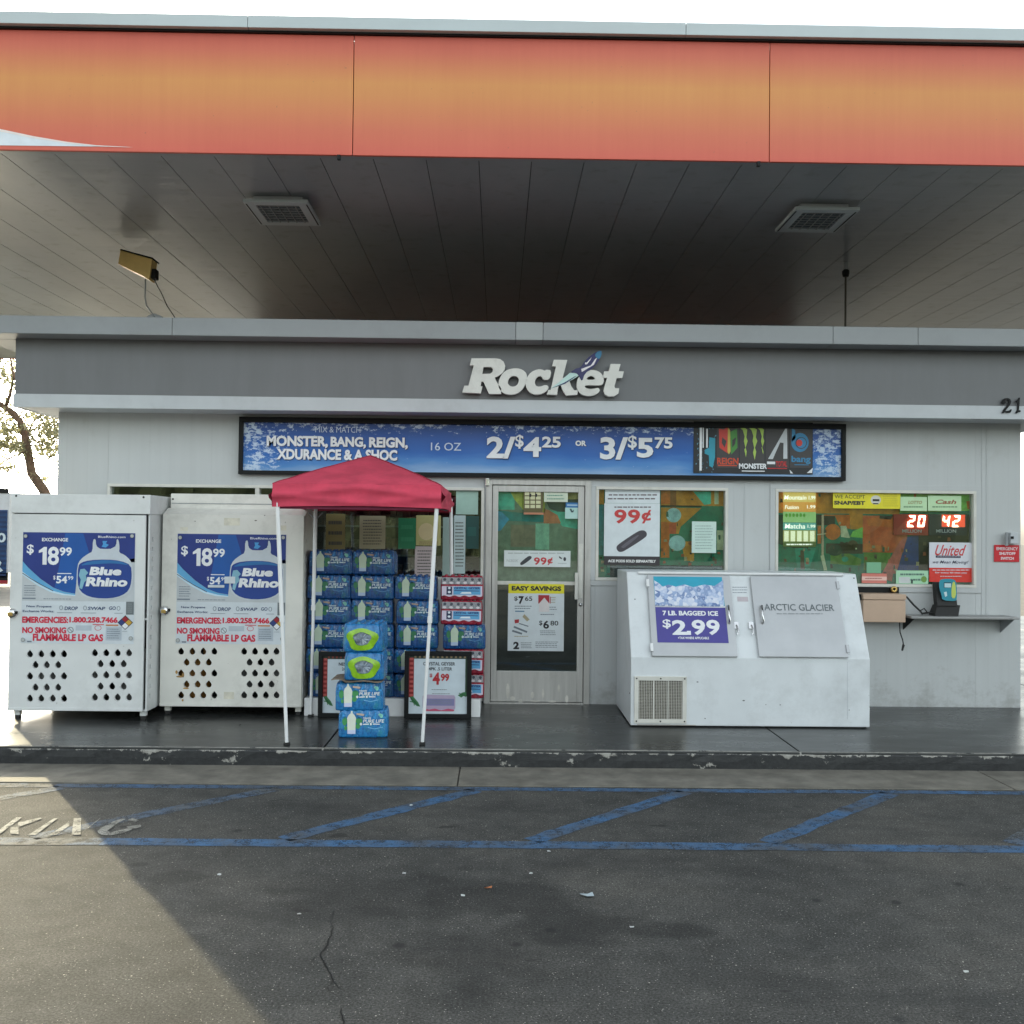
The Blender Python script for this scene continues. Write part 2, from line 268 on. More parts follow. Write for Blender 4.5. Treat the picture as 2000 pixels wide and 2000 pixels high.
# ---------------------------------------------------------------- mesh building and scene tree
WL = {}                                             # world origin of every object
class MB:
    def __init__(s): s.v = []; s.f = []; s.sm = []
    def add(s, vs, fs, smooth=False):
        o = len(s.v); s.v += [Vector(p) for p in vs]; s.f += [tuple(i+o for i in f) for f in fs]; s.sm += [smooth]*len(fs); return s
    def box(s, x0, x1, y0, y1, z0, z1, b=0):
        if x0 > x1: x0, x1 = x1, x0
        if y0 > y1: y0, y1 = y1, y0
        if z0 > z1: z0, z1 = z1, z0
        if b:
            bm = bmesh.new(); bmesh.ops.create_cube(bm, size=1)
            for v in bm.verts: v.co = Vector(((x0+x1)/2+v.co.x*(x1-x0), (y0+y1)/2+v.co.y*(y1-y0), (z0+z1)/2+v.co.z*(z1-z0)))
            bmesh.ops.bevel(bm, geom=bm.edges[:], offset=b, segments=2, affect='EDGES', profile=.6)
            bm.verts.ensure_lookup_table(); s.add([v.co.copy() for v in bm.verts], [[v.index for v in f.verts] for f in bm.faces]); bm.free(); return s
        vs = [(x, y, z) for z in (z0, z1) for y in (y0, y1) for x in (x0, x1)]
        return s.add(vs, [(0, 2, 3, 1), (4, 5, 7, 6), (0, 1, 5, 4), (2, 6, 7, 3), (0, 4, 6, 2), (1, 3, 7, 5)])
    def quad(s, *p): return s.add(p, [(0, 1, 2, 3)])
    def prism(s, pts, d):                           # closed polygon swept along vector d
        n = len(pts); d = Vector(d); vs = [Vector(p) for p in pts]+[Vector(p)+d for p in pts]
        nrm = Vector((0, 0, 0))
        for i in range(n):
            a, b = vs[i], vs[(i+1) % n]; nrm += a.cross(b)
        fl = nrm.dot(d) > 0
        fs = [tuple(range(n)), tuple(range(2*n-1, n-1, -1))]+[(i, i+n, (i+1) % n+n, (i+1) % n) for i in range(n)]
        if fl: fs = [tuple(reversed(f)) for f in fs]
        return s.add(vs, fs)
    def tube(s, path, r, n=8, caps=True, r2=None):
        path = [Vector(p) for p in path]; rings = []; up = Vector((0, 0, 1)); L = len(path)
        for i, p in enumerate(path):
            t = (path[min(i+1, L-1)]-path[max(i-1, 0)]).normalized()
            a = t.cross(up if abs(t.z) < .95 else Vector((1, 0, 0))).normalized(); b = t.cross(a)
            rr = r if r2 is None else r+(r2-r)*i/(L-1)
            rings.append([p+(a*math.cos(6.28318*k/n)+b*math.sin(6.28318*k/n))*rr for k in range(n)])
        fs = [(i*n+k, i*n+(k+1) % n, (i+1)*n+(k+1) % n, (i+1)*n+k) for i in range(L-1) for k in range(n)]
        s.add([v for g in rings for v in g], fs, True)
        if caps: s.add(rings[0], [tuple(range(n-1, -1, -1))]); s.add(rings[-1], [tuple(range(n))])
        return s
    def lathe(s, c, prof, n=20, axis='z'):
        c = Vector(c); vs = []
        for r, h in prof:
            for k in range(n):
                a = 6.28318*k/n; x, y = r*math.cos(a), r*math.sin(a)
                vs.append(c+(Vector((x, y, h)) if axis == 'z' else Vector((x, -h, y)) if axis == 'y' else Vector((h, x, y))))
        return s.add(vs, [(i*n+k, i*n+(k+1) % n, (i+1)*n+(k+1) % n, (i+1)*n+k) for i in range(len(prof)-1) for k in range(n)], True)
    def build(s, name, m, parent=None, at=(0, 0, 0), **tags):
        o0 = WL[parent.name] if parent else Vector(at)
        me = bpy.data.meshes.new(name); me.from_pydata([tuple(v-o0) for v in s.v], [], s.f)
        me.polygons.foreach_set('use_smooth', s.sm)
        if m: me.materials.append(m)
        me.update(); o = bpy.data.objects.new(name, me); COL.objects.link(o); WL[o.name] = o0.copy()
        if parent: o.parent = parent
        else: o.location = o0
        for k, v in tags.items(): o[k] = v
        return o
def thing(name, label, cat, at, group=None):
    o = bpy.data.objects.new(name, None); COL.objects.link(o); o.location = at; o.empty_display_size = .2
    WL[o.name] = Vector(at); o['label'] = label; o['category'] = cat
    if group: o['group'] = group
    return o
def tag(o, label, cat, group=None):
    o['label'] = label; o['category'] = cat
    if group: o['group'] = group
    return o
def copy_tree(o, parent=None):
    c = o.copy(); COL.objects.link(c); c.parent = parent; WL[c.name] = WL[o.name].copy()
    for ch in list(o.children): copy_tree(ch, c)
    return c
def bx(name, m, parent, *a, **k):
    return MB().box(*a[:6], b=(a[6] if len(a) > 6 else 0)).build(name, m, parent, **k)

# ---------------------------------------------------------------- lettering and flat print
GLY = {}
def glyph(s, bold=.02, shear=0):
    key = (s, bold, shear)
    if key not in GLY:
        cu = bpy.data.curves.new('t', 'FONT'); cu.body = s; cu.offset = bold; cu.shear = shear; cu.resolution_u = 3
        o = bpy.data.objects.new('t', cu); COL.objects.link(o); dg = bpy.context.evaluated_depsgraph_get(); dg.update()
        me = bpy.data.meshes.new_from_object(o.evaluated_get(dg))
        vs = [(v.co.x, v.co.y) for v in me.vertices]; fs = [tuple(p.vertices) for p in me.polygons]
        bpy.data.objects.remove(o); bpy.data.curves.remove(cu); bpy.data.meshes.remove(me)
        x0 = min(v[0] for v in vs); x1 = max(v[0] for v in vs); y0 = min(v[1] for v in vs); y1 = max(v[1] for v in vs)
        GLY[key] = ([((x-x0)/(x1-x0), (y-y0)/(y1-y0)) for x, y in vs], fs)
    return GLY[key]
STUFFY = {'rust_stain', 'tape_mark', 'small_print', 'print_lines', 'scuff', 'chip', 'splash_print', 'pale_print', 'pale_panel', 'cap_shine', 'cap_row', 'leaf_print', 'blue_can_mark', 'instruction_print', 'worn_small_print', 'green_print', 'chart_cell', 'plaid_check', 'border_check', 'sprig_stem', 'gold_print', 'bolt', 'bolt_rim', 'can_picture', 'leaf_print'}
class Sheet:
    """a flat surface to print on: pixel coordinates of a crop of the photo -> point on the surface"""
    def __init__(s, Y=None, crop=(0, 0, 1), slope=None): s.Y = Y; s.crop = crop; s.sl = slope; s.b = {}
    def uv(s, x, y):
        x = s.crop[0]+x/s.crop[2]; y = s.crop[1]+y/s.crop[2]
        if s.sl is None: p = W(x, y, s.Y); return p.x, p.z
        P0, sd, n = s.sl; q = ray(x, y); O = Vector((0, 0, CZ)); t = (P0-O).dot(n)/q.dot(n); h = O+q*t; return h.x, (h-P0).dot(sd)
    def w(s, u, v, k=1):
        if s.sl is None: return Vector((u, s.Y-.0012*k, v))
        P0, sd, n = s.sl; return P0+sd*v+Vector((u-P0.x, 0, 0))+n*(.0012*k)
    def mb(s, key): return s.b.setdefault(key, MB())
    def rr(s, x0, y0, x1, y1):
        c = [s.uv(x0, y0), s.uv(x1, y0), s.uv(x0, y1), s.uv(x1, y1)]
        return (c[0][0]+c[2][0])/2, (c[2][1]+c[3][1])/2, (c[1][0]+c[3][0])/2, (c[0][1]+c[1][1])/2
    def rect(s, key, x0, y0, x1, y1, k=1):
        a, b, c, d = s.rr(x0, y0, x1, y1); s.mb(key).quad(s.w(a, b, k), s.w(c, b, k), s.w(c, d, k), s.w(a, d, k)); return s
    def poly(s, key, pts, k=1):
        q = [s.uv(*p) for p in pts]; ar = sum(q[i][0]*q[(i+1) % len(q)][1]-q[(i+1) % len(q)][0]*q[i][1] for i in range(len(q)))
        if ar < 0: q.reverse()
        s.mb(key).add([s.w(u, v, k) for u, v in q], [tuple(range(len(q)))]); return s
    def ell(s, key, cx, cy, rx, ry, k=1, n=20): return s.poly(key, [(cx+rx*math.cos(6.2832*i/n), cy+ry*math.sin(6.2832*i/n)) for i in range(n)], k)
    def ring(s, key, cx, cy, rx, ry, wd, k=1, n=20, a0=0, a1=6.2832):
        for i in range(n):
            a = a0+(a1-a0)*i/n; b = a0+(a1-a0)*(i+1)/n
            s.poly(key, [(cx+(rx+q)*math.cos(t), cy+(ry+q)*math.sin(t)) for t, q in ((a, 0), (b, 0), (b, -wd), (a, -wd))], k)
        return s
    def line(s, key, pts, wd, k=1):
        for (x0, y0), (x1, y1) in zip(pts, pts[1:]):
            d = math.hypot(x1-x0, y1-y0) or 1; nx, ny = -(y1-y0)/d*wd/2, (x1-x0)/d*wd/2
            s.poly(key, [(x0+nx, y0+ny), (x1+nx, y1+ny), (x1-nx, y1-ny), (x0-nx, y0-ny)], k)
        return s
    def text(s, key, st, x0, y0, x1, y1, bold=.02, shear=0, k=2):
        a, b, c, d = s.rr(x0, y0, x1, y1); vs, fs = glyph(st, bold, shear)
        s.mb((key, len(s.b))).add([s.w(a+(c-a)*u, b+(d-b)*v, k) for u, v in vs], fs); return s
    def small(s, key, x0, y0, x1, y1, rows=2, k=2):  # lines of print too small to read
        for i in range(rows):
            yy = y0+(y1-y0)*(i+.3)/rows; hh = (y1-y0)/rows*.34; x = x0+random.random()*(x1-x0)*.04; e = x1-random.random()*(x1-x0)*.12
            while x < e:
                L = (x1-x0)*random.uniform(.05, .14); s.rect(key, x, yy, min(e, x+L), yy+hh, k); x += L+(x1-x0)*.02
        return s
    def done(s, parent, m):                          # m: key -> (part name, material)
        for key, b in s.b.items():
            q = m[key[0] if isinstance(key, tuple) else key]; o = b.build(q[0], q[1], parent)
            if q[0] in STUFFY: o['kind'] = 'stuff'
        s.b = {}
def seg7(sh, key, d, x, y, w, h, t, lean=.12, k=3):
    on = {'2': 'abged', '0': 'abcdef', '4': 'fgbc'}[d]
    def P(px, py): return (x+px+(h-py)*lean, y+py)
    g = t*.15; segs = dict(a=[(g, 0), (w-g, 0), (w-t, t), (t, t)], d=[(g, h), (w-g, h), (w-t, h-t), (t, h-t)], g=[(t*.6, h/2), (t, h/2-t/2), (w-t, h/2-t/2), (w-t*.6, h/2), (w-t, h/2+t/2), (t, h/2+t/2)],
              f=[(0, g), (t, t), (t, h/2-t/2), (0, h/2-g)], b=[(w, g), (w-t, t), (w-t, h/2-t/2), (w, h/2-g)], e=[(0, h-g), (t, h-t), (t, h/2+t/2), (0, h/2+g)], c=[(w, h-g), (w-t, h-t), (w-t, h/2+t/2), (w, h/2+g)])
    for c in on: sh.poly(key, [P(*p) for p in segs[c]], k)
def plate_with_holes(outer, holes, y0, thick, name, m, parent):
    cu = bpy.data.curves.new('p', 'CURVE'); cu.dimensions = '2D'; cu.fill_mode = 'BOTH'; cu.extrude = thick/2
    for pts in [outer]+holes:
        sp = cu.splines.new('POLY'); sp.points.add(len(pts)-1); sp.use_cyclic_u = True
        for i, (x, z) in enumerate(pts): sp.points[i].co = (x, z, 0, 1)
    o = bpy.data.objects.new('p', cu); COL.objects.link(o); dg = bpy.context.evaluated_depsgraph_get(); dg.update()
    me = bpy.data.meshes.new_from_object(o.evaluated_get(dg)); b = MB()
    b.add([(v.co.x, y0+thick/2-v.co.z, v.co.y) for v in me.vertices], [tuple(p.vertices) for p in me.polygons])
    bpy.data.objects.remove(o); bpy.data.curves.remove(cu); bpy.data.meshes.remove(me)
    return b.build(name, m, parent)

exec_marker = 'setting'
# ================================================================ SETTING
YW = 9.8; ZW = .13; YK = 7.68; YG = 7.12
def ground(name, m, x0, x1, y0, y1, z, **t):
    return MB().quad((x0, y0, z), (x1, y0, z), (x1, y1, z), (x0, y1, z)).build(name, m, None, kind='structure', **t)
ground('ground', M_CONC2, -300, 300, -300, 300, -.012)
ground('asphalt_lot', M_ASPH, -14, 16, -12, YG, 0)
ground('concrete_apron', M_CONC2, -40, 40, 7.9, 40, -.004)
gut = bpy.data.objects.new('gutter', None); COL.objects.link(gut); WL[gut.name] = Vector((0, 0, 0)); gut['kind'] = 'structure'
jx = [-14, -6.2, -.262, 3.62, 9.6, 16]
for a, b in zip(jx, jx[1:]): MB().box(a+.005, b-.005, YG+.006, YK+.14, -.06, .006, .004).build('gutter_slab', M_CONC, gut)
walk = bpy.data.objects.new('sidewalk', None); COL.objects.link(walk); WL[walk.name] = Vector((0, 0, 0)); walk['kind'] = 'structure'
jx = [-12, -8.2, -4.75, -1.29, 2.29, 5.85, 9.4, 14]
for a, b in zip(jx, jx[1:]): MB().box(a+.006, b-.006, YK+.008, 21.4, -.02, ZW, .006).build('slab', M_WALK, walk)
# kerb face with a worn, slightly ragged top edge
kb = MB(); nx = 260; prof = [(YK+.03, -.02), (YK-.002, .0), (YK, .06), (YK+.004, .108), (YK+.014, .126), (YK+.03, .1335)]
for i in range(nx+1):
    x = -14+30*i/nx
    for j, (y, z) in enumerate(prof):
        q = (random.random()-.5)*(.006 if j > 1 else .001); kb.v.append(Vector((x, y+q*.8, z+q*.5)))
kb.f = [(i*6+j, (i+1)*6+j, (i+1)*6+j+1, i*6+j+1) for i in range(nx) for j in range(5)]; kb.sm = [False]*len(kb.f)
kb.build('kerb', M_KERB, None, kind='structure')
# painted markings, 4 mm sheets on the asphalt
def ribbon(mb, a, b, wd, z, n=30, jit=.006):
    a = Vector(a); b = Vector(b); d = (b-a).normalized(); q = Vector((-d.y, d.x, 0))*wd/2; L = []; Rr = []
    for i in range(n+1):
        p = a+(b-a)*i/n; j = random.uniform(-jit, jit); k = random.uniform(-jit, jit)
        L.append((p+q*(1+j/wd*2)).to_3d()+Vector((0, 0, z))); Rr.append((p-q*(1+k/wd*2)).to_3d()+Vector((0, 0, z)))
    mb.add(Rr+L, [(i, i+1, n+2+i, n+1+i) for i in range(n)])
z4 = .0022
mk = MB(); ribbon(mk, (-12, 5.80, 0), (-2.2, 5.80, 0), .13, z4); ribbon(mk, (-12, 7.05, 0), (-3.0, 7.05, 0), .1, z4)
mk.build('faded_stall_line', M_BLUEP2, None, kind='structure')
mk = MB(); ribbon(mk, (-2.195, 5.80, 0), (1.0, 5.79, 0), .13, z4); ribbon(mk, (1.005, 5.79, 0), (9, 5.70, 0), .13, z4); ribbon(mk, (-2.995, 7.05, 0), (9, 7.03, 0), .09, z4)
mk.build('blue_stall_line', M_BLUEP, None, kind='structure')
for i, (x1, x0) in enumerate(((-4.3, -5.4), (-2.93, -4.0), (-1.50, -2.62), (-.13, -1.20), (1.29, .21), (2.70, 1.56), (4.1, 2.98))):
    mk = MB(); ribbon(mk, (x0, 5.87, 0), (x1, 7.0, 0), .125, z4, 16, .010)
    mk.build('hatch_stripe', M_BLUEP2 if i in (0, 1, 2, 6) else M_BLUEP, None, kind='structure')
# white painted word, cut by the left edge of the picture
def zg(pts, ox=0, oy=1520, s=6.0375): return [G(ox+x/s, oy+y/s, .0042) for x, y in pts]
wr = bpy.data.objects.new('painted_word', None); COL.objects.link(wr); WL[wr.name] = Vector((0, 0, 0)); wr['kind'] = 'structure'
words = [[[(0, 600), (190, 462), (262, 460), (60, 610), (-60, 700), (-120, 690)], [(120, 575), (215, 570), (220, 660), (120, 650)], [(215, 520), (480, 462), (492, 476), (270, 556), (205, 585)]],
         [[(330, 670), (640, 470), (678, 474), (420, 668)]],
         [[(580, 670), (815, 510), (818, 560), (665, 665)], [(870, 470), (958, 470), (950, 665), (845, 665)], [(965, 642), (1100, 530), (1192, 460), (1150, 500), (1050, 580)]],
         [[(1150, 620), (1200, 580), (1330, 510), (1440, 475), (1490, 478), (1400, 520), (1330, 570), (1265, 620), (1300, 640), (1410, 612), (1565, 578), (1556, 602), (1430, 650), (1300, 672), (1200, 668), (1160, 645)], [(1500, 492), (1560, 470), (1640, 495), (1600, 512)], [(1490, 570), (1668, 545), (1660, 572), (1600, 592), (1520, 590)]]]
for L in words:
    b = MB()
    for p in L: q = zg(p); ar = sum(q[i].x*q[(i+1) % len(q)].y-q[(i+1) % len(q)].x*q[i].y for i in range(len(q))); b.add(q if ar > 0 else q[::-1], [tuple(range(len(q)))])
    b.build('painted_letter', M_WHITEP, wr)
# crack in the asphalt
ck = MB()
def crack(pts, wd):
    P = []
    for (x0, y0), (x1, y1) in zip(pts, pts[1:]):
        for i in range(5): P.append(G(x0+(x1-x0)*i/5+random.uniform(-2.2, 2.2), y0+(y1-y0)*i/5, .003))
    for i, (a, b) in enumerate(zip(P, P[1:])):
        w0 = wd*(.4+.6*math.sin(3.14*i/len(P))); w1 = wd*(.4+.6*math.sin(3.14*(i+1)/len(P)))
        ck.quad(a-Vector((w0, 0, 0)), a+Vector((w0, 0, 0)), b+Vector((w1, 0, 0)), b-Vector((w1, 0, 0)))
crack([(644, 1798), (650, 1815), (640, 1845), (624, 1864), (636, 1885), (650, 1915), (668, 1935)], .0032); crack([(624, 1864), (612, 1872), (606, 1884)], .0018); crack([(650, 1915), (640, 1928), (642, 1944)], .0016); crack([(644, 1798), (652, 1786), (650, 1776)], .0016); crack([(664, 1965), (668, 1985), (676, 2010)], .003)
crack([(416, 1568), (424, 1560), (445, 1552), (470, 1545)], .004); crack([(366, 1635), (370, 1645)], .004)
ck.build('crack', M_BLACK, None, kind='structure')
# dark tree mass added behind the camera to keep bright sky out of the glass
def leaves(mb, c, r, n, sz, flat=1.0):
    for _ in range(n):
        d = Vector((random.gauss(0, 1), random.gauss(0, 1), random.gauss(0, 1))).normalized()*random.random()**.45
        p = Vector(c)+Vector((d.x*r[0], d.y*r[1], d.z*r[2])); a = Vector((random.uniform(-1, 1), random.uniform(-1, 1), random.uniform(-1, 1))).normalized()
        b = a.orthogonal().normalized(); q = sz*random.uniform(.6, 1.3); mb.quad(p-a*q-b*q*.5, p+a*q-b*q*.5, p+a*q+b*q*.5, p-a*q+b*q*.5)
tl = MB(); nn_ = 240
for i in range(nn_+1):
    x = -110+220*i/nn_; hh = 8.5+2.2*math.sin(i*.21)+1.5*math.sin(i*.53+1)+random.uniform(-.5, .5)
    for j in range(7): tl.v.append(Vector((x+random.uniform(-.3, .3), -50-abs(j/6)**2*4+random.uniform(-.5, .5), -.2+hh*j/6)))
tl.f = [(i*7+j, i*7+j+1, (i+1)*7+j+1, (i+1)*7+j) for i in range(nn_) for j in range(6)]; tl.sm = [False]*len(tl.f)
tl.build('added_tree_line', mat('added_foliage', (.030, .036, .022), .95, var=.3, scale=.5, spec=.1), None, kind='stuff')
# tufts of weed in the gutter
gt = MB()
for x, y, n in ((505, 1489, 34), (580, 1489, 60), (598, 1489, 30), (640, 1490, 8)):
    for _ in range(n):
        p = G(x+random.gauss(0, 9), y+random.uniform(-2, 3), .006); h = random.uniform(.012, .035); a = random.uniform(0, 6.28); d = Vector((math.cos(a), math.sin(a), 0))
        gt.add([p-d*.002, p+d*.002, p+Vector((random.uniform(-.015, .015), -.01, h))], [(0, 1, 2)])
gt.build('weeds', mat('weed_green', (.10, .12, .03), .8, var=.4, scale=40), None, kind='stuff')

# ================================================================ STORE BUILDING
store = thing('store_building', 'low grey flat-roofed convenience store under the orange canopy', 'building', (.4, YW, ZW))
XL, XR, YB = -4.2, 5.035, 21.0; ZS = 2.86; TH = .16
W1 = (-3.72, -.135, 1.30, 2.185); DR = (-.118, .888, ZW, 2.262); W2 = (.935, 2.205, 1.31, 2.21); W3 = (2.66, 4.60, 1.275, 2.205)
def wallp(x0, x1, z0, z1, g=.0006): MB().box(x0+g, x1-g, YW, YW+TH, z0, z1).build('wall_panel', M_WALL, store)
cuts = [XL, -3.72, -.135, -.118, .888, .935, 2.205, 2.66, 4.60, XR]
ops = [W1, DR, W2, W3]
for a, b in zip(cuts, cuts[1:]):
    m = (a+b)/2; o = [q for q in ops if q[0] < m < q[1]]
    if not o: wallp(a, b, ZW, ZS)
    else:
        if o[0][2] > ZW+.01: wallp(a, b, ZW, o[0][2])
        wallp(a, b, o[0][3], ZS)
bx('side_wall', M_WALL, store, XL, XL+TH, YW+TH, YB, ZW, ZS); bx('side_wall', M_WALL, store, XR-TH, XR, YW+TH, YB, ZW, ZS)
bx('rear_wall', M_WALL, store, XL+TH, XR-TH, YB-TH, YB, ZW, ZS)
bx('base_strip', M_BLACK, store, XL+.01, -.125, YW-.006, YW, ZW, ZW+.02)
# soffit, light band, dark fascia, coping in lengths
YF = 9.38; FX0, FX1 = -4.44, 5.42
bx('soffit', M_TRIM, store, FX0+.02, FX1-.02, YF+.03, YB+.3, ZS, ZS+.03)
bx('light_band', M_TRIM, store, FX0, FX1, YF, YF+.03, ZS-.005, 2.978, .003)
bx('light_band', M_TRIM, store, FX0, FX0+.03, YF+.031, YB+.3, ZS-.005, 2.978); bx('light_band', M_TRIM, store, FX1-.03, FX1, YF+.031, YB+.3, ZS-.005, 2.978)
bx('fascia', M_FASC, store, FX0+.012, FX1-.012, YF+.012, YF+.04, 2.980, 3.485)
bx('fascia', M_FASC, store, FX0+.012, FX0+.04, YF+.041, YB+.29, 2.980, 3.485); bx('fascia', M_FASC, store, FX1-.04, FX1-.012, YF+.041, YB+.29, 2.980, 3.485)
bx('roof_deck', mat('roof_felt', (.035, .035, .035), .9), store, FX0+.05, FX1-.05, YF+.05, YB+.28, 3.40, 3.47)
YC = 9.15
bx('added_sun_screen', M_FASC, store, FX0+.1, FX1-.1, 18.2, 18.4, 3.471, 4.95)  # unseen screen added to keep the sun off the roof below the canopy
cj = [-4.78, -2.93, .14, .385, 3.0, 3.77, 5.7]
for i, (a, b) in enumerate(zip(cj, cj[1:])):
    bx('coping', M_COPE2 if i == 2 else M_COPE, store, a+.0015, b-.0015, YC+(0 if i != 2 else -.003), YC+.30, 3.487, 3.648, .006)
bx('coping', M_COPE, store, -4.78, -4.48, YC+.305, YB+.4, 3.487, 3.648, .006); bx('coping', M_COPE, store, 5.4, 5.7, YC+.305, YB+.4, 3.487, 3.648, .006)
# interior
bx('floor', mat('shop_floor', (.16, .16, .15), .4), store, XL+TH, XR-TH, YW+TH, YB-TH, ZW-.0, ZW+.012)
bx('interior_ceiling', mat('shop_ceiling', (.35, .36, .34), .8), store, XL+TH, XR-TH, YW+TH, YB-TH, 2.74, 2.80)
bx('interior_back_wall', mat('shop_back_wall', (.05, .07, .06), .8, var=.3, scale=2), store, XL+TH, XR-TH, 12.6, 12.7, ZW+.012, 2.74)
def window(x0, x1, z0, z1, mull=()):
    f = .028; b = MB()
    for q in ((x0, x1, z1-f, z1), (x0, x1, z0, z0+f), (x0, x0+f, z0+f, z1-f), (x1-f, x1, z0+f, z1-f)): b.box(q[0], q[1], YW-.018, YW+.07, q[2], q[3], .004)
    for mx in mull: b.box(mx-.02, mx+.02, YW-.012, YW+.06, z0+f, z1-f, .003)
    o = b.build('window', M_WFRAME, store)
    e = [x0+f]+[v for mx in mull for v in (mx-.02, mx+.02)]+[x1-f]
    for i in range(0, len(e), 2): MB().box(e[i], e[i+1], YW+.03, YW+.036, z0+f, z1-f).build('pane', M_GLASS, o)
    t = .05; c = MB()
    for q in ((x0-t, x1+t, z1, z1+t), (x0-t, x1+t, z0-t, z0), (x0-t, x0, z0, z1), (x1, x1+t, z0, z1)): c.box(q[0], q[1], YW-.012, YW-.0005, q[2], q[3], .003)
    return o, c
for q, mu in ((W1, (-2.3,)), (W2, ()), (W3, ())):
    o, c = window(*q, mull=mu)
    if q is W1: c = None
    if c: c.build('casing', M_WALL, store)
# panel batten lines on the siding
for x in (2.36, 4.655, 4.70): bx('batten', M_WALL, store, x, x+.006, YW-.004, YW-.0005, 1.0 if x > 3 else 1.4, ZS-.01)
# ---- door
door = MB()
for q in ((-.118, -.06, ZW, 2.262), (.83, .888, ZW, 2.262), (-.06, .83, 2.215, 2.262)): door.box(q[0], q[1], YW-.03, YW+.1, q[2], q[3], .004)
door.box(-.06, .83, YW-.03, YW+.12, ZW, ZW+.014)
door.build('door_frame', M_ALU, store)
DX0, DX1, DZ0, DZ1 = -.054, .824, ZW+.02, 2.209
gx0, gx1 = .0, .765; rail0, rail1 = 1.262, 1.296; bot = .44; top = 2.15
d = MB()
for q in ((DX0, gx0, DZ0, DZ1), (gx1, DX1, DZ0, DZ1), (gx0, gx1, top, DZ1), (gx0, gx1, DZ0, bot)): d.box(q[0], q[1], YW-.015, YW+.03, q[2], q[3], .003)
leaf = d.build('door', M_ALU, store)
bx('middle_rail', M_WFRAME, leaf, gx0, gx1, YW-.018, YW+.03, rail0, rail1, .003)
bx('pane', M_GLASS, leaf, gx0, gx1, YW+.005, YW+.011, rail1, top); bx('pane', M_GLASS, leaf, gx0, gx1, YW+.005, YW+.011, bot, rail0)
h = MB(); h.box(.735, .765, YW-.075, YW-.055, 1.13, 1.385, .004); h.box(.735, .765, YW-.055, YW-.015, 1.15, 1.18); h.box(.735, .765, YW-.055, YW-.015, 1.33, 1.36); h.build('handle', M_WFRAME, leaf)
bx('push_plate', M_WFRAME, leaf, .772, .812, YW-.022, YW-.0152, 1.14, 1.66, .002)
MB().lathe((.795, YW-.016, 1.08), [(0, .02), (.016, .018), (.019, 0)], 14, 'y').build('lock_cylinder', M_CHROME, leaf)
MB().box(-.125, -.088, YW-.055, YW-.031, 2.20, 2.275, .006).build('door_closer_bracket', M_CHROME, store)
sh = Sheet(YW-.015, (900, 920, 3.864))
for (x, y, a, b2) in ((355, 1660, 14, 60), (620, 1680, 10, 36), (540, 1690, 12, 26), (740, 1640, 10, 30), (450, 1740, 16, 20), (800, 1720, 12, 30), (560, 1735, 40, 8), (690, 1738, 34, 8), (390, 1715, 22, 16)): sh.ell('s', x, y, a, b2, 1, 9)
sh.done(leaf, {'s': ('scuff', mat('scuff_white', (.62, .60, .55), .7, var=.2))})

# ================================================================ CANOPY
can = thing('fuel_canopy', 'huge flat canopy with orange and red striped fascia above the store', 'canopy', (0, 12.5, 4.62))
CX0, CX1, CY0, CY1, CZ0 = -9.25, 9.3, 7.74, 17.4, 4.62
pw = (CX1-CX0-.24)/45
for i in range(45):
    x0 = CX0+.12+i*pw; g = .0028; b = MB()
    b.box(x0+g, x0+pw-g, CY0+.1, CY1-.1, CZ0+.002, CZ0+.02, .0015)
    b.build('ceiling_panel', M_CEIL, can)
bx('deck', M_DARK, can, CX0+.05, CX1-.05, CY0+.08, CY1-.08, CZ0+.03, CZ0+.05)
bx('edge_channel', M_CEIL, can, CX0+.03, CX1-.03, CY0+.035, CY0+.098, CZ0+.0, CZ0+.018); bx('edge_channel', M_CEIL, can, CX0+.03, CX1-.03, CY1-.098, CY1-.035, CZ0+.0, CZ0+.018)
fj = [CX0, -7.5, -4.32, -1.137, 2.042, 5.22, CX1]
for a, b in zip(fj, fj[1:]):
    o = MB(); o.box(a+.003, b-.003, CY0, CY0+.03, CZ0-.008, 5.53, .003); o.build('fascia_panel', M_FPRINT, can)
    MB().box(a+.003, b-.003, CY1-.03, CY1, CZ0-.008, 5.53, .003).build('fascia_panel', M_FPRINT, can)
bx('fascia_panel', M_FPRINT, can, CX0, CX0+.03, CY0+.031, CY1-.031, CZ0-.008, 5.53); bx('fascia_panel', M_FPRINT, can, CX1-.03, CX1, CY0+.031, CY1-.031, CZ0-.008, 5.53)
tj = [CX0-.07, -7.2, -4.55, -1.93, 1.385, 4.0, 6.7, CX1+.07]
for a, b in zip(tj, tj[1:]): bx('top_trim', M_CTRIM, can, a+.0015, b-.0015, CY0-.07, CY0+.12, 5.545, 5.638, .004)
bx('top_trim', M_CTRIM, can, CX0-.07, CX1+.07, CY1-.12, CY1+.07, 5.545, 5.638, .004)
bx('roof_sheet', M_COPE, can, CX0, CX1, CY0+.13, CY1-.13, 5.50, 5.545)
bx('painted_shadow_line', M_BLACK, can, CX0-.02, CX1+.02, CY0-.025, CY0+.02, 5.531, 5.544)  # black strip stands in for the shadow line below the trim
sh = Sheet(CY0-.002); cur = [(250, 287), (190, 284), (130, 277), (65, 266), (0, 252), (-80, 228), (-180, 188), (-300, 130)]
sh.poly('w', cur+[(-300, 276), (0, 284)], 1); sh.poly('e', [(260, 288)]+cur+[(-300, 138), (-180, 195), (-80, 234), (0, 257), (65, 270), (130, 280), (190, 286)], 2)
sh.done(can, {'w': ('swoosh_print', ink(222, 230, 238)), 'e': ('swoosh_edge', ink(236, 225, 222))})
for x in (-8.9, 8.9): bx('column', M_TRIM, can, x-.15, x+.15, 11.6, 11.9, -.004, CZ0+.002, .01)
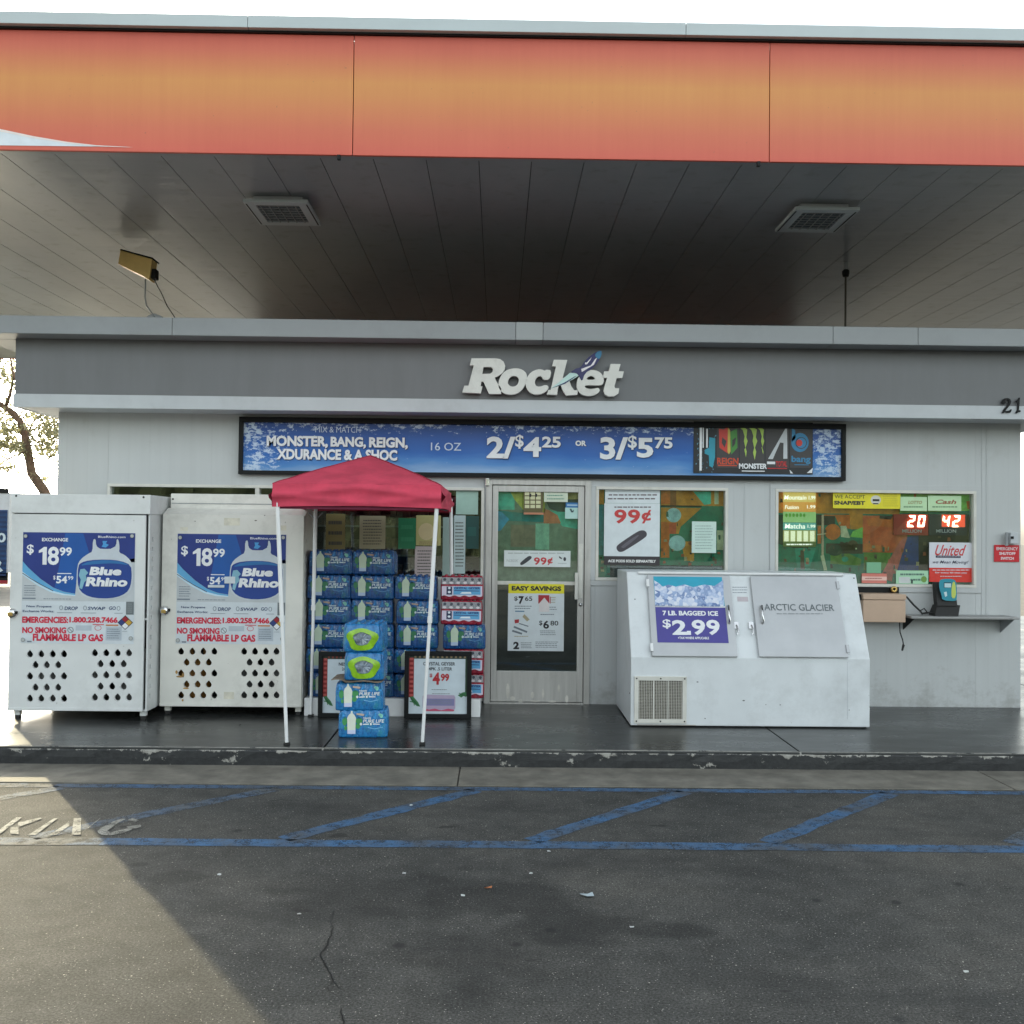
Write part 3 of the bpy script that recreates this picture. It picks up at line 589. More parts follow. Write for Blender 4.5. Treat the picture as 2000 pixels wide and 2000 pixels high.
def clip_(x): MB().box(x-.012, x+.012, CY0-.012, CY0+.02, CZ0-.045, CZ0-.009, .002).build('fastener', M_BLACK, can)
clip_(-1.24); clip_(1.96)
# canopy lights
def canopy_light(cx, cy, lab):
    t = thing('canopy_light', lab, 'ceiling light', (cx, cy, CZ0), 'square lights under the canopy'); z = CZ0
    MB().box(cx-.21, cx+.21, cy-.24, cy+.24, z-.055, z-.0005, .008).build('housing', M_TRIM, t)
    f = MB(); w, l = .275, .33
    for q in ((-w, w, -l, -l+.09), (-w, w, l-.09, l), (-w, -w+.09, -l+.09, l-.09), (w-.09, w, -l+.09, l-.09)): f.box(cx+q[0], cx+q[1], cy+q[2], cy+q[3], z-.085, z-.056, .004)
    f.build('frame', M_CTRIM, t)
    MB().box(cx-.185, cx+.185, cy-.24, cy+.24, z-.074, z-.058).build('lens', mat('prismatic_lens', (.16, .20, .22), .15, var=.5, scale=60, bmp=.8, bscale=120, coat=.5), t)
    g = MB()
    for i in range(7): g.box(cx-.185, cx+.185, cy-.24+.48*(i+.5)/7-.004, cy-.24+.48*(i+.5)/7+.004, z-.080, z-.0745)
    for i in range(5): g.box(cx-.185+.37*(i+.5)/5-.004, cx-.185+.37*(i+.5)/5+.004, cy-.24, cy+.24, z-.086, z-.0805)
    g.build('grille', mat('lens_grille', (.25, .27, .27), .4), t)
    s2 = MB(); s2.box(cx-w+.012, cx-w+.024, cy-l+.05, cy+l-.03, z-.0865, z-.0852); s2.box(cx+w-.024, cx+w-.012, cy-l+.05, cy+l-.03, z-.0865, z-.0852); s2.build('slot', M_BLACK, t)
canopy_light(-1.92, 8.98, 'square grey canopy light above the propane cabinets, left of centre')
canopy_light(2.78, 8.96, 'square grey canopy light above the right window')
# yellow floodlight on the roof
fl = thing('floodlight', 'yellow angular floodlight on a thin conduit on the store roof', 'floodlight', (-3.55, 10.3, 3.648))
Y0 = 10.2
def pz(x, y, Y=Y0): return W(x, y, Y)
hd = [pz(235, 488), pz(297, 506), pz(291, 546), pz(283, 541), pz(231, 515)]
MB().prism(hd, (0, .16, 0)).build('shade', mat('yellow_enamel', (.84, .58, .21), .45, var=.06), fl)
MB().prism([pz(235, 486), pz(298, 503), pz(298, 506.5), pz(235, 489.5)], (0, .2, 0)).build('rim', M_BLACK, fl)
MB().box(*[v for v in (pz(292, 522).x, pz(302, 522).x)], Y0+.03, Y0+.13, pz(297, 542).z, pz(297, 523).z, .006).build('bracket', M_BLACK, fl)
MB().tube([pz(284, 545), pz(284, 560), pz(283, 580), pz(286, 597), pz(296, 611), pz(303, 622), pz(306, 630)], .008).build('conduit', M_COPE, fl)
MB().tube([pz(300, 543), pz(308, 560), pz(315, 572), pz(326, 597), pz(340, 618), pz(346, 630)], .005).build('cable', M_BLACK, fl)
MB().prism([pz(278, 626), pz(290, 616), pz(302, 612), pz(315, 617), pz(320, 626)], (0, .2, 0)).build('foot_mount', M_COPE, fl)
vp = thing('vent_pipe', 'thin dark vertical pipe with a round collar rising from the roof to the canopy', 'pipe', (3.61, 10.6, 3.5))
p0, p1 = W(1651, 650, 10.6), W(1654, 525, 10.6)
MB().tube([(3.6, 10.6, 3.47), (3.605, 10.6, 4.50)], .011).build('pipe', mat('rusty_pipe', (.05, .045, .035), .6), vp)
MB().lathe((3.605, 10.6, 4.5), [(0, -.03), (.03, -.03), (.038, 0), (.038, .03), (.02, .05), (0, .05)], 14).build('collar', M_BLACK, vp)
MB().tube([(3.605, 10.6, 4.54), (3.605, 10.6, CZ0-.0)], .024).build('sleeve', M_COPE, vp)
MB().box(3.59, 3.64, 10.585, 10.60, 3.78, 3.795).build('clip', M_BLACK, vp)

# ================================================================ SHOP SIGN AND NUMBER
YS = YF-.005
def chaikin(p, n=1):
    for _ in range(n):
        q = []
        for i in range(len(p)):
            a, b = p[i], p[(i+1) % len(p)]; q += [(a[0]*.75+b[0]*.25, a[1]*.75+b[1]*.25), (a[0]*.25+b[0]*.75, a[1]*.25+b[1]*.75)]
        p = q
    return p
def zl(p): return [W(880+x/5.3667, 660+y/5.3667, YS) for x, y in p]
def channel(outer, holes, parent, name='letter'):
    o = [(q.x, q.z) for q in zl(outer)]; hs = [[(q.x, q.z) for q in zl(h)] for h in holes]
    plate_with_holes(o, hs, YS-.075, .055, name, mat('channel_letter_face', (.74, .735, .70), .4, var=.05, dirt=.25), parent)
sign = thing('shop_sign', 'raised cream letters reading Rocket with a small blue rocket, on the grey fascia', 'sign', W(1060, 780, YS))
Rr = [(222, 228), (470, 228), (520, 236), (555, 262), (572, 305), (565, 350), (540, 385), (500, 412), (462, 428), (482, 470), (505, 505), (530, 540), (530, 598), (405, 598), (345, 470), (325, 470), (316, 518), (335, 520), (318, 592), (125, 582), (147, 512), (190, 512), (245, 302), (205, 300)]
channel(Rr, [[(347, 318), (425, 318), (445, 335), (440, 370), (415, 388), (332, 390)]], sign)
channel(chaikin([(650, 330), (735, 335), (795, 380), (800, 440), (775, 520), (715, 590), (630, 610), (545, 590), (500, 530), (505, 450), (560, 360)], 2), [chaikin([(665, 408), (710, 425), (715, 470), (690, 515), (640, 525), (600, 500), (602, 450), (630, 418)], 1)], sign)
cc = chaikin([(905, 342), (840, 370), (795, 430), (782, 500), (805, 565), (860, 603), (930, 605), (990, 580), (1030, 535), (1000, 500), (930, 525), (890, 515), (878, 478), (892, 435), (925, 410), (955, 418), (966, 450), (1034, 452), (1055, 352), (995, 345), (985, 358), (950, 342)], 1)
channel(cc, [], sign)
kk = [(1078, 243), (1218, 245), (1170, 432), (1180, 432), (1262, 372), (1332, 372), (1345, 400), (1240, 465), (1260, 520), (1290, 560), (1330, 560), (1322, 606), (1205, 614), (1175, 570), (1150, 505), (1128, 512), (1118, 560), (1112, 607), (1005, 603), (1020, 558), (1046, 555), (1100, 313), (1058, 310)]
channel(kk, [], sign)
ee = chaikin([(1470, 345), (1545, 360), (1592, 410), (1602, 465), (1580, 508), (1500, 510), (1405, 506), (1400, 530), (1440, 548), (1490, 545), (1545, 532), (1560, 570), (1510, 608), (1445, 622), (1375, 610), (1325, 565), (1312, 500), (1330, 425), (1390, 365)], 1)
channel(ee, [chaikin([(1412, 452), (1435, 418), (1470, 408), (1500, 425), (1508, 450)], 1)], sign)
tt = [(1670, 286), (1772, 288), (1752, 362), (1806, 364), (1790, 432), (1732, 433), (1708, 520), (1715, 538), (1757, 540), (1750, 592), (1710, 620), (1650, 624), (1610, 605), (1596, 565), (1606, 520), (1632, 432), (1586, 430), (1602, 364), (1650, 362)]
channel(tt, [], sign)
rk = Sheet(YS-.078, (880, 660, 5.3667))
rk.poly('n', chaikin([(1582, 128), (1580, 190), (1542, 262), (1475, 330), (1408, 368), (1378, 462), (1346, 402), (1318, 368), (1248, 366), (1308, 322), (1368, 308), (1402, 248), (1462, 188), (1532, 142)], 1), 1)
rk.poly('b', chaikin([(1582, 130), (1584, 180), (1556, 228), (1510, 190), (1530, 148)], 1), 2)
rk.poly('w', [(1425, 262), (1480, 202), (1468, 226), (1430, 278)], 3); rk.poly('w', [(1535, 208), (1502, 282), (1376, 358), (1368, 326), (1470, 288), (1516, 222)], 3); rk.ell('w', 1418, 268, 10, 12, 3, 10)
rk.poly('a', [(1248, 368), (1322, 370), (1338, 398), (1270, 440), (1190, 485), (1045, 533), (1130, 470), (1200, 410)], 1); rk.poly('n', [(1300, 405), (1320, 400), (1200, 480), (1080, 520), (1050, 530), (1190, 470)], 2)
rk.done(sign, {'n': ('rocket_emblem', ink(42, 42, 96)), 'b': ('rocket_nose', ink(48, 120, 160)), 'w': ('rocket_highlight', ink(238, 232, 238)), 'a': ('exhaust_trail', ink(196, 226, 222))})
num = thing('house_number', 'black serif digits 2 and 1 fixed where grey fascia meets the light band', 'house number', W(1972, 806, YF))
def zn(p): return [W(1900+x/12.88, 750+y/12.88, YF-.004) for x, y in p]
d2 = [(715, 470), (735, 410), (790, 365), (860, 355), (920, 385), (945, 440), (930, 510), (880, 580), (820, 650), (805, 680), (860, 680), (915, 665), (940, 640), (960, 650), (945, 700), (910, 730), (860, 720), (800, 705), (740, 745), (725, 715), (770, 640), (840, 560), (880, 490), (885, 430), (850, 395), (805, 400), (785, 430), (805, 460), (800, 500), (770, 515), (735, 500)]
d1 = [(1150, 345), (1168, 355), (1158, 440), (1150, 560), (1140, 660), (1180, 670), (1185, 700), (1160, 712), (1130, 705), (1090, 745), (1068, 725), (1085, 690), (1105, 660), (1112, 560), (1118, 470), (1085, 455), (1068, 435), (1110, 400)]
MB().prism(zn(d2), (0, -.016, 0)).build('digit', M_BLACK, num); MB().prism(zn(d1), (0, -.016, 0)).build('digit', M_BLACK, num)
# ================================================================ BANNER
BY = YW-.045
ban = thing('promotion_banner', 'long blue framed banner of drink prices above the door and windows', 'banner', (.42, YW, 2.27))
ax0, az0, ax1, az1 = -2.468, 2.285, 3.318, 2.832
b = MB(); f = .038
for q in ((ax0, ax1, az1-f*1.3, az1), (ax0, ax1, az0, az0+f), (ax0, ax0+f, az0+f, az1-f*1.3), (ax1-f, ax1, az0+f, az1-f*1.3)): b.box(q[0], q[1], YW-.075, YW-.001, q[2], q[3], .004)
b.build('frame', M_BLACK, ban)
bb = MB(); nn = 80
for i in range(nn+1):                                   # the sheet hangs with slight waves
    x = ax0+f+(ax1-ax0-2*f)*i/nn
    for j in range(5): bb.v.append(Vector((x, BY+.006+.003*math.sin(x*5.1+j*.6)+.002*math.sin(x*11+j), az0+f+(az1-az0-2.3*f)*j/4)))
bb.f = [(i*5+j, (i+1)*5+j, (i+1)*5+j+1, i*5+j+1) for i in range(nn) for j in range(4)]; bb.sm = [True]*len(bb.f)
bb.build('printed_sheet', M_BANNER, ban)
s1 = Sheet(BY-.003, (440, 790, 3.864)); WH = ink(238, 240, 244); SHD = ink(20, 45, 95)
def shtext(sh, t, x0, y0, x1, y1, bold=.04, o=5, shear=0):
    sh.text('k', t, x0+o, y0+o, x1+o, y1+o, bold, shear, 1); sh.text('w', t, x0, y0, x1, y1, bold, shear, 2)
s1.text('t', 'MIX & MATCH', 680, 168, 1020, 212, 0, 0)
shtext(s1, 'MONSTER,', 312, 236, 775, 330, .045); shtext(s1, 'BANG,', 795, 244, 1062, 334, .045); shtext(s1, 'REIGN,', 1085, 248, 1378, 340, .045)
shtext(s1, 'XDURANCE & A SHOC', 388, 338, 1298, 420, .045)
s1.text('t', '16 OZ', 1552, 288, 1780, 348, .004, 0)
s1.done(ban, {'k': ('lettering_shadow', SHD), 'w': ('lettering', WH), 't': ('thin_lettering', ink(200, 215, 235))})
s2 = Sheet(BY-.003, (880, 790, 3.864))
for t, x0, y0, x1, y1 in (('2/', 272, 242, 490, 408), ('$', 488, 228, 552, 334), ('4', 550, 246, 684, 396), ('25', 690, 242, 832, 326), ('3/', 1128, 246, 1340, 416), ('$', 1338, 234, 1406, 342), ('5', 1406, 252, 1530, 402), ('75', 1540, 248, 1676, 334)): shtext(s2, t, x0, y0, x1, y1, .02 if t == '$' else .035)
shtext(s2, 'OR', 942, 272, 1025, 314, .05, 3)
s2.done(ban, {'k': ('lettering_shadow', SHD), 'w': ('price_lettering', WH)})
s3 = Sheet(BY-.003, (1320, 800, 5.3667))
s3.rect('k', 185, 130, 1435, 672, 1)
for (x0, x1) in ((428, 660), (668, 930), (940, 1185), (1195, 1425)): s3.rect('g', x0, 150, x1, 610, 2)
for i in range(60): x = random.uniform(190, 412); y = random.uniform(135, 660); s3.poly('sp', [(x, y), (x+random.uniform(4, 22), y+random.uniform(-6, 10)), (x+8, y+random.uniform(8, 22))], 2)
s3.rect('w', 248, 180, 272, 640, 3); s3.rect('w', 280, 160, 292, 400, 3); s3.rect('w', 318, 200, 334, 400, 3)
s3.poly('tq', [(350, 290), (412, 300), (410, 500), (385, 610), (350, 590), (345, 480), (300, 460), (305, 420), (345, 400)], 3)
s3.poly('r', [(450, 200), (500, 210), (545, 180), (548, 462), (500, 430), (456, 400)], 3); s3.poly('gr', [(560, 240), (640, 200), (645, 400), (600, 450), (578, 470), (572, 300)], 3)
s3.poly('y', [(545, 178), (568, 220), (572, 440), (555, 470), (540, 440)], 4); s3.poly('g', [(485, 290), (530, 330), (510, 400), (480, 350)], 5); s3.poly('g', [(590, 320), (630, 290), (620, 360), (590, 400)], 5)
s3.text('o', 'REIGN', 432, 505, 655, 575, .03, 0, 3); s3.rect('o', 440, 580, 640, 592, 3)
for dx, w2, bt in ((0, 1, 500), (92, 1.15, 530), (180, .9, 470)):
    x = 690+dx; s3.poly('m', [(x-15, 195), (x+30*w2, 190), (x+58*w2, 210), (x+48*w2, 290), (x+62*w2, 330), (x+40*w2, 400), (x+52*w2, 440), (x+44, bt), (x+26, bt-80), (x+38, 400), (x+22, 330), (x+30, 280), (x+10, 215)], 3)
s3.text('w', 'MONSTER', 660, 565, 955, 622, .04, 0, 4); s3.rect('w', 690, 640, 930, 650, 3)
s3.poly('s', [(965, 518), (1090, 300), (1165, 165), (1168, 515), (1125, 515), (1128, 350), (1092, 345), (1015, 520)], 3)
s3.rect('w', 955, 545, 1040, 572, 3); s3.text('r2', 'TOTAL', 1046, 540, 1165, 600, .04, 0, 4); s3.rect('r2', 960, 612, 1165, 622, 3)
s3.ell('bl', 1300, 345, 92, 100, 3); s3.poly('bl', [(1215, 195), (1250, 215), (1255, 300), (1215, 340)], 3); s3.ell('g', 1312, 350, 60, 62, 4); s3.ell('bl', 1312, 350, 52, 54, 5); s3.ell('r', 1292, 350, 32, 36, 6); s3.text('bl', 'bang', 1210, 485, 1412, 570, .03, 0, 4); s3.rect('bl', 1240, 575, 1390, 583, 4)
s3.poly('w', [(1190, 630), (1230, 670), (1200, 668)], 4); s3.poly('w', [(1370, 665), (1435, 610), (1425, 665)], 4)
s3.done(ban, {'k': ('can_print_ground', ink(24, 28, 34)), 'g': ('can_print', ink(58, 56, 58)), 'sp': ('splash_print', ink(90, 140, 165)), 'w': ('can_lettering', WH), 'tq': ('turquoise_can_mark', ink(40, 150, 175)), 'r': ('red_shield_half', ink(205, 60, 50)),
              'gr': ('green_shield_half', ink(70, 140, 60)), 'y': ('gold_shield_edge', ink(205, 180, 80)), 'o': ('orange_can_lettering', ink(200, 70, 40)), 'm': ('claw_mark', ink(170, 200, 90)), 's': ('silver_triangle_mark', ink(195, 200, 205)), 'r2': ('red_can_lettering', ink(190, 40, 45)), 'bl': ('blue_can_mark', ink(50, 130, 175))})
exec_marker = 'windows'
# ================================================================ WHAT SHOWS BEHIND THE GLASS
YM = YW+.08
def mural(nm, lab, x0, z0, x1, z1, at, crop, shapes, mats):
    t = thing('wall_mural', lab, 'mural', at); bx('board', M_DARK, t, x0, x1, YM+.004, YM+.03, z0, z1)
    s = Sheet(YM, crop)
    for sh in shapes:
        fn, key = sh[0], sh[1]; getattr(s, fn)(key, *sh[2:])
    rn = random.Random(int(x0*10)); zlo, zhi = z0+.02, z0+(z1-z0)*.42      # goods and posters in front of the painted board
    for gi in range(5 if x0 > .5 else 0):
        b = MB()
        for _ in range(16):
            x = rn.uniform(x0+.02, x1-.06); z = rn.uniform(zlo, zhi) if rn.random() < .75 else rn.uniform(zhi, z1-.1); w = rn.uniform(.008, .035); h = rn.uniform(.01, .05); yy = YM-.010-.0006*gi-.0001*_
            b.quad((x, yy, z), (x+w, yy, z+rn.uniform(-.004, .004)), (x+w*rn.uniform(.7, 1.1), yy, z+h), (x+rn.uniform(-.006, .006), yy, z+h))
        b.build('small_goods', [DK, mk_(60, 50, 36), mk_(30, 70, 56), mk_(130, 120, 90), mk_(120, 60, 36)][gi], t, kind='stuff')
    s.done(t, {k: ('mural_shape', v) for k, v in mats.items()}); return t
KM = 1.5
def mk_(r, g, b): return mat('painted_%d_%d_%d' % (r, g, b), sc(r, g, b, 2.5), .6, var=.22, scale=14)
OC = mk_(232, 150, 46); DG = mk_(0, 88, 68); OR = mk_(232, 118, 36); RB = mk_(165, 76, 40); NV = mk_(10, 34, 92); GR = mk_(96, 150, 66); PL = mk_(205, 205, 170); DK = mk_(22, 18, 16); TE = mk_(60, 150, 130); RW = mk_(150, 72, 66); TD = mk_(20, 100, 110)
mural(None, 'colourful painted backdrop seen through the right window, ochre over dark green', 2.7, 1.3, 4.75, 2.25, (3.6, YM, 1.3), (1500, 940, 4.6), [
    ('rect', 'dg', 40, 60, 1900, 960), ('rect', 'oc', 40, 60, 1180, 290, 2), ('poly', 'gr', [(1180, 60), (1900, 60), (1900, 260), (1180, 285)], 2), ('poly', 'oc', [(730, 290), (850, 290), (850, 430), (740, 430)], 2),
    ('poly', 'or', [(600, 310), (735, 310), (735, 430), (640, 400)], 3), ('rect', 'dk', 440, 300, 600, 395, 3), ('ell', 'or', 580, 455, 72, 72, 4), ('poly', 'pl', [(650, 400), (700, 400), (735, 510), (655, 500)], 4), ('poly', 'gr', [(735, 500), (760, 450), (850, 410), (850, 510)], 4),
    ('rect', 'rb', 850, 310, 1250, 640, 3), ('rect', 'gr2', 860, 640, 1100, 800, 3), ('poly', 'rw', [(1250, 490), (1150, 830), (1020, 830), (1180, 540)], 4), ('poly', 'nv', [(1250, 500), (1350, 480), (1350, 800), (1160, 800)], 4), ('rect', 'dk', 1350, 300, 1880, 800, 3),
    ('rect', 'dk', 520, 560, 850, 650, 4), ('poly', 'or', [(1300, 60), (1340, 60), (1320, 200)], 3), ('poly', 'or', [(1780, 180), (1860, 170), (1860, 250), (1790, 250)], 3), ('ell', 'dk', 680, 590, 60, 40, 4), ('ell', 'br2', 760, 575, 50, 45, 4), ('ell', 'dk2', 600, 620, 70, 50, 5), ('poly', 'dk2', [(90, 300), (440, 300), (430, 560), (300, 620), (90, 560)], 3), ('poly', 'gl', [(240, 600), (430, 600), (380, 760), (260, 780)], 4), ('poly', 'br2', [(290, 620), (320, 620), (330, 790), (290, 790)], 5),
    ('poly', 'rb2', [(880, 340), (1010, 320), (1230, 350), (1200, 420), (900, 400)], 4), ('poly', 'dk', [(1000, 310), (1120, 310), (1100, 345), (1000, 335)], 5), ('poly', 'rb2', [(860, 560), (1100, 590), (1060, 630), (860, 625)], 4), ('ell', 'or', 1120, 360, 40, 18, 5), ('poly', 'gr2', [(560, 560), (700, 640), (840, 700), (830, 760), (560, 740)], 3), ('ell', 'pl', 790, 605, 8, 8, 6), ('ell', 'gl', 690, 700, 30, 24, 5), ('rect', 'rb2', 445, 400, 475, 560, 4), ('line', 'pl', [(440, 480), (520, 470)], 8, 6), ('rect', 'or', 500, 300, 730, 312, 4), ('poly', 'rw', [(1080, 700), (1140, 730), (1110, 900), (1050, 880)], 5), ('rect', 'tp', 480, 300, 500, 700, 5), ('poly', 'pl', [(470, 670), (500, 660), (530, 800), (500, 800)], 6)],
    {'dg': DG, 'oc': OC, 'gr': GR, 'or': OR, 'dk': DK, 'pl': PL, 'rb': RB, 'gr2': mk_(70, 100, 40), 'rw': RW, 'nv': NV, 'br2': mk_(60, 50, 36), 'dk2': mk_(14, 40, 34), 'gl': mk_(20, 110, 90), 'rb2': mk_(176, 92, 40), 'tp': mk_(150, 130, 110)})
mural(None, 'colourful painted backdrop seen through the middle window, ochre and green', .9, 1.25, 2.3, 2.25, (1.6, YM, 1.3), (1150, 930, 6.0375), [
    ('rect', 'dg', 40, 100, 1700, 1350), ('rect', 'oc', 850, 120, 1720, 350, 2), ('rect', 'br', 960, 120, 1030, 380, 3), ('poly', 'te', [(1230, 180), (1440, 180), (1440, 330), (1360, 340)], 3), ('rect', 'dk', 850, 345, 1330, 362, 4),
    ('poly', 'oc', [(850, 370), (1330, 375), (1080, 600), (1060, 680), (850, 680)], 2), ('rect', 'or', 850, 540, 950, 960, 3), ('ell', 'pb', 1000, 460, 88, 85, 5), ('ell', 'pb', 1040, 790, 98, 92, 5), ('rect', 'rd', 945, 550, 1030, 680, 4), ('poly', 'oc', [(1090, 770), (1240, 770), (1240, 1000), (1130, 1000)], 3),
    ('rect', 'oc', 40, 150, 180, 330, 3), ('rect', 'td', 40, 340, 190, 930, 3), ('rect', 'dk', 250, 1050, 1700, 1350, 4), ('rect', 'pl', 1510, 640, 1640, 870, 4), ('rect', 'or', 850, 150, 960, 330, 3), ('poly', 'pl', [(1480, 150), (1530, 150), (1530, 330), (1480, 330)], 3)],
    {'dg': DG, 'oc': OC, 'br': mk_(110, 60, 20), 'te': TE, 'dk': DK, 'or': OR, 'pb': mk_(160, 195, 200), 'rd': mk_(170, 70, 40), 'td': TD, 'pl': PL})
mural(None, 'teal and orange painted backdrop with painted grey haze, seen through the upper door glass', -.05, 1.3, .87, 2.2, (.4, YM, 1.3), (930, 920, 7.43), [
    ('rect', 'gy', 250, 200, 1550, 1640), ('rect', 'te', 250, 200, 560, 560, 2), ('poly', 'ol', [(440, 200), (1000, 200), (1000, 600), (680, 560), (560, 420)], 3), ('poly', 'td', [(250, 560), (420, 580), (980, 640), (980, 740), (250, 720)], 3), ('poly', 'bl', [(250, 570), (370, 590), (480, 700), (360, 860), (250, 900)], 4),  # grey ground sheet paints the haze reflected in the glass
    ('poly', 'sa', [(980, 540), (1060, 570), (1180, 640), (1230, 760), (980, 760)], 3), ('poly', 'dk', [(1000, 410), (1550, 410), (1550, 600), (1180, 590), (1060, 540)], 4), ('poly', 'te', [(1060, 570), (1550, 600), (1550, 860), (1250, 800)], 2), ('rect', 'oc', 1330, 230, 1550, 420, 3), ('rect', 'te2', 860, 760, 1060, 1140, 2), ('rect', 'gb', 500, 780, 860, 1100, 2)],
    {'gy': mk_(88, 104, 90), 'te': TE, 'ol': mk_(170, 165, 70), 'td': mk_(0, 100, 100), 'bl': mk_(40, 120, 150), 'sa': mk_(205, 115, 80), 'dk': mk_(25, 45, 50), 'oc': mk_(160, 140, 90), 'te2': mk_(110, 150, 130), 'gb': mk_(105, 95, 80)})
# shelves with goods behind the left window
shf = thing('goods_shelf', 'dark shelf unit of goods behind the left window', 'shelf', (-2, 10.6, ZW+.012))
bx('back_panel', mat('brown_panel', (.05, .035, .025), .8, var=.4), shf, -3.6, -.2, 10.95, 10.98, .142, 2.4)
for z in (.5, .85, 1.2, 1.5, 1.8, 2.1): bx('shelf_board', mat('shelf_cream', (.3, .28, .24), .6), shf, -3.6, -.2, 10.6, 10.949, z, z+.02)
pk = MB(); pk2 = MB(); pk3 = MB()
for z in (1.22, 1.52, 1.82):
    x = -3.55
    while x < -.3:
        w = random.uniform(.05, .12); random.choice((pk, pk2, pk3)).box(x, x+w*.92, 10.62, 10.75, z, z+random.uniform(.1, .24)); x += w
for q, m in ((pk, mat('goods_brown', (.14, .06, .03), .5, var=.5, scale=20)), (pk2, mat('goods_tan', (.25, .20, .12), .5, var=.5, scale=20)), (pk3, mat('goods_dark', (.03, .03, .035), .5, var=.5, scale=20))): q.build('goods', m, shf, kind='stuff')
# papers stuck inside the left window
YP = YW+.026
def paper(lab, x0, y0, x1, y1, col, crop=(600, 960, 5.3667), rows=6, tcol=(90, 90, 85), name='window_paper', cat='poster', group=None, Y=None):
    Y = Y or YP; s = Sheet(Y, crop); a, b_, c, d_ = s.rr(x0, y0, x1, y1)
    t = thing(name, lab, cat, ((a+c)/2, Y, b_), group); MB().box(a, c, Y, Y+.0015, b_, d_).build('sheet', ink(*col), t)
    if rows: s.small('t', x0+(x1-x0)*.12, y0+(y1-y0)*.1, x1-(x1-x0)*.12, y1-(y1-y0)*.1, rows, 1); s.done(t, {'t': ('print_lines', ink(*tcol))})
    return t
paper('brown notice in the left window beside the rear tent leg', 0, 235, 88, 660, (150, 132, 108))
paper('tan poster in the left window above the leftmost water stack', 195, 235, 397, 640, (150, 138, 90), rows=3)
paper('beige lettered notice in the left window above the second water stack', 548, 255, 820, 600, (178, 170, 140), rows=9)
paper('plain green poster in the left window', 955, 280, 1138, 600, (40, 130, 90), rows=2, tcol=(60, 150, 110))
t_ = paper('cream poster with a round yellow motif in the left window', 1142, 250, 1400, 565, (196, 190, 130), rows=0)
s = Sheet(YP, (600, 960, 5.3667)); s.ell('a', 1250, 420, 85, 90, 1); s.small('b', 1170, 520, 1380, 560, 2); s.done(t_, {'a': ('motif', ink(222, 205, 160)), 'b': ('print_lines', ink(150, 110, 90))})
paper('pale pink typed notice in the left window above the third water stack', 1128, 575, 1330, 900, (205, 190, 192), rows=8)
paper('aqua paper in the left window beside the tent leg', 1420, 270, 1528, 920, (150, 172, 168), rows=0)
paper('long pale blue list in the left window nearest the door', 1537, 250, 1657, 860, (182, 200, 202), rows=14)
paper('blank pale aqua sheet at the top right corner of the left window', 1560, -70, 1792, 240, (158, 190, 178), rows=0)
paper('dark teal poster in the left window by the door', 1662, 255, 1800, 600, (10, 70, 66), rows=1, tcol=(20, 90, 84))
# middle window: price poster and a sheet of paper
YO = YW+.024; cr = (1150, 930, 6.0375)
po = thing('price_poster', 'white vape price poster reading 99 cents in red in the middle window', 'poster', (1.2, YO, 1.45))
s = Sheet(YO, cr); s.rect('w', 192, 150, 838, 320, 1); s.rect('w', 180, 322, 836, 945, 2); s.rect('k', 180, 946, 836, 1048, 2)
s.small('t', 215, 200, 815, 290, 2, 3); s.rect('l', 195, 182, 836, 187, 2); s.small('t', 290, 345, 755, 388, 1, 3)
s.text('r', '9', 300, 392, 445, 560, .028, 0, 4); s.text('r', '9', 460, 392, 605, 560, .028, 0, 4); s.text('r', '¢', 622, 398, 735, 558, .028, 0, 4)
s.poly('v', chaikin([(320, 840), (350, 800), (560, 660), (620, 635), (670, 645), (690, 690), (660, 730), (440, 870), (380, 898), (340, 885)], 2), 3)
s.poly('v2', chaikin([(370, 830), (570, 690), (600, 700), (430, 840), (400, 850)], 1), 4); s.text('wt', 'ACE PODS SOLD SEPARATELY', 225, 985, 792, 1018, .05, 0, 4)
s.done(po, {'w': ('sheet', ink(214, 222, 226)), 'k': ('footer', ink(50, 46, 50)), 't': ('small_print', ink(110, 100, 105)), 'l': ('rule', ink(150, 160, 165)), 'r': ('price_lettering', ink(196, 60, 60)), 'v': ('device_picture', ink(66, 62, 70)), 'v2': ('device_highlight', ink(96, 92, 102)), 'wt': ('footer_lettering', ink(225, 225, 225))})
paper('pale handwritten sheet in the middle window, right of the price poster', 1215, 535, 1502, 905, (196, 218, 210), crop=cr, rows=9, tcol=(150, 175, 170), Y=YO)
# door posters
cr = (930, 920, 7.43); YD = YW+.001
t = thing('sticker_strip', 'white strip reading 99 cents with a dark device, on the upper door glass', 'sticker', (.4, YD, 1.4))
s = Sheet(YD, cr); s.rect('w', 405, 1155, 1368, 1390, 1); s.small('t', 440, 1180, 1330, 1205, 1); s.text('g', 'N30X', 440, 1280, 610, 1320, 0, .1, 2); s.poly('v', chaikin([(635, 1345), (650, 1320), (740, 1245), (780, 1228), (808, 1245), (800, 1275), (690, 1355), (650, 1368)], 1), 2)
s.text('r', '9', 838, 1252, 925, 1362, .028, 0, 2); s.text('r', '9', 935, 1252, 1022, 1362, .028, 0, 2); s.text('r', '¢', 1034, 1254, 1112, 1362, .028, 0, 2); s.poly('v', [(1200, 1232), (1245, 1262), (1240, 1280), (1205, 1260)], 2); s.ell('v', 1285, 1278, 20, 30, 2, 12); s.small('t', 1185, 1328, 1320, 1350, 1)
s.done(t, {'w': ('sheet', ink(214, 222, 222)), 't': ('small_print', ink(140, 150, 150)), 'g': ('pale_lettering', ink(165, 172, 172)), 'v': ('device_picture', ink(58, 60, 66)), 'r': ('price_lettering', ink(196, 52, 58))})
cr = (900, 920, 3.864)
t = thing('savings_poster', 'white poster with yellow EASY SAVINGS heading on the lower door glass', 'poster', (.33, YW-.02, .65))
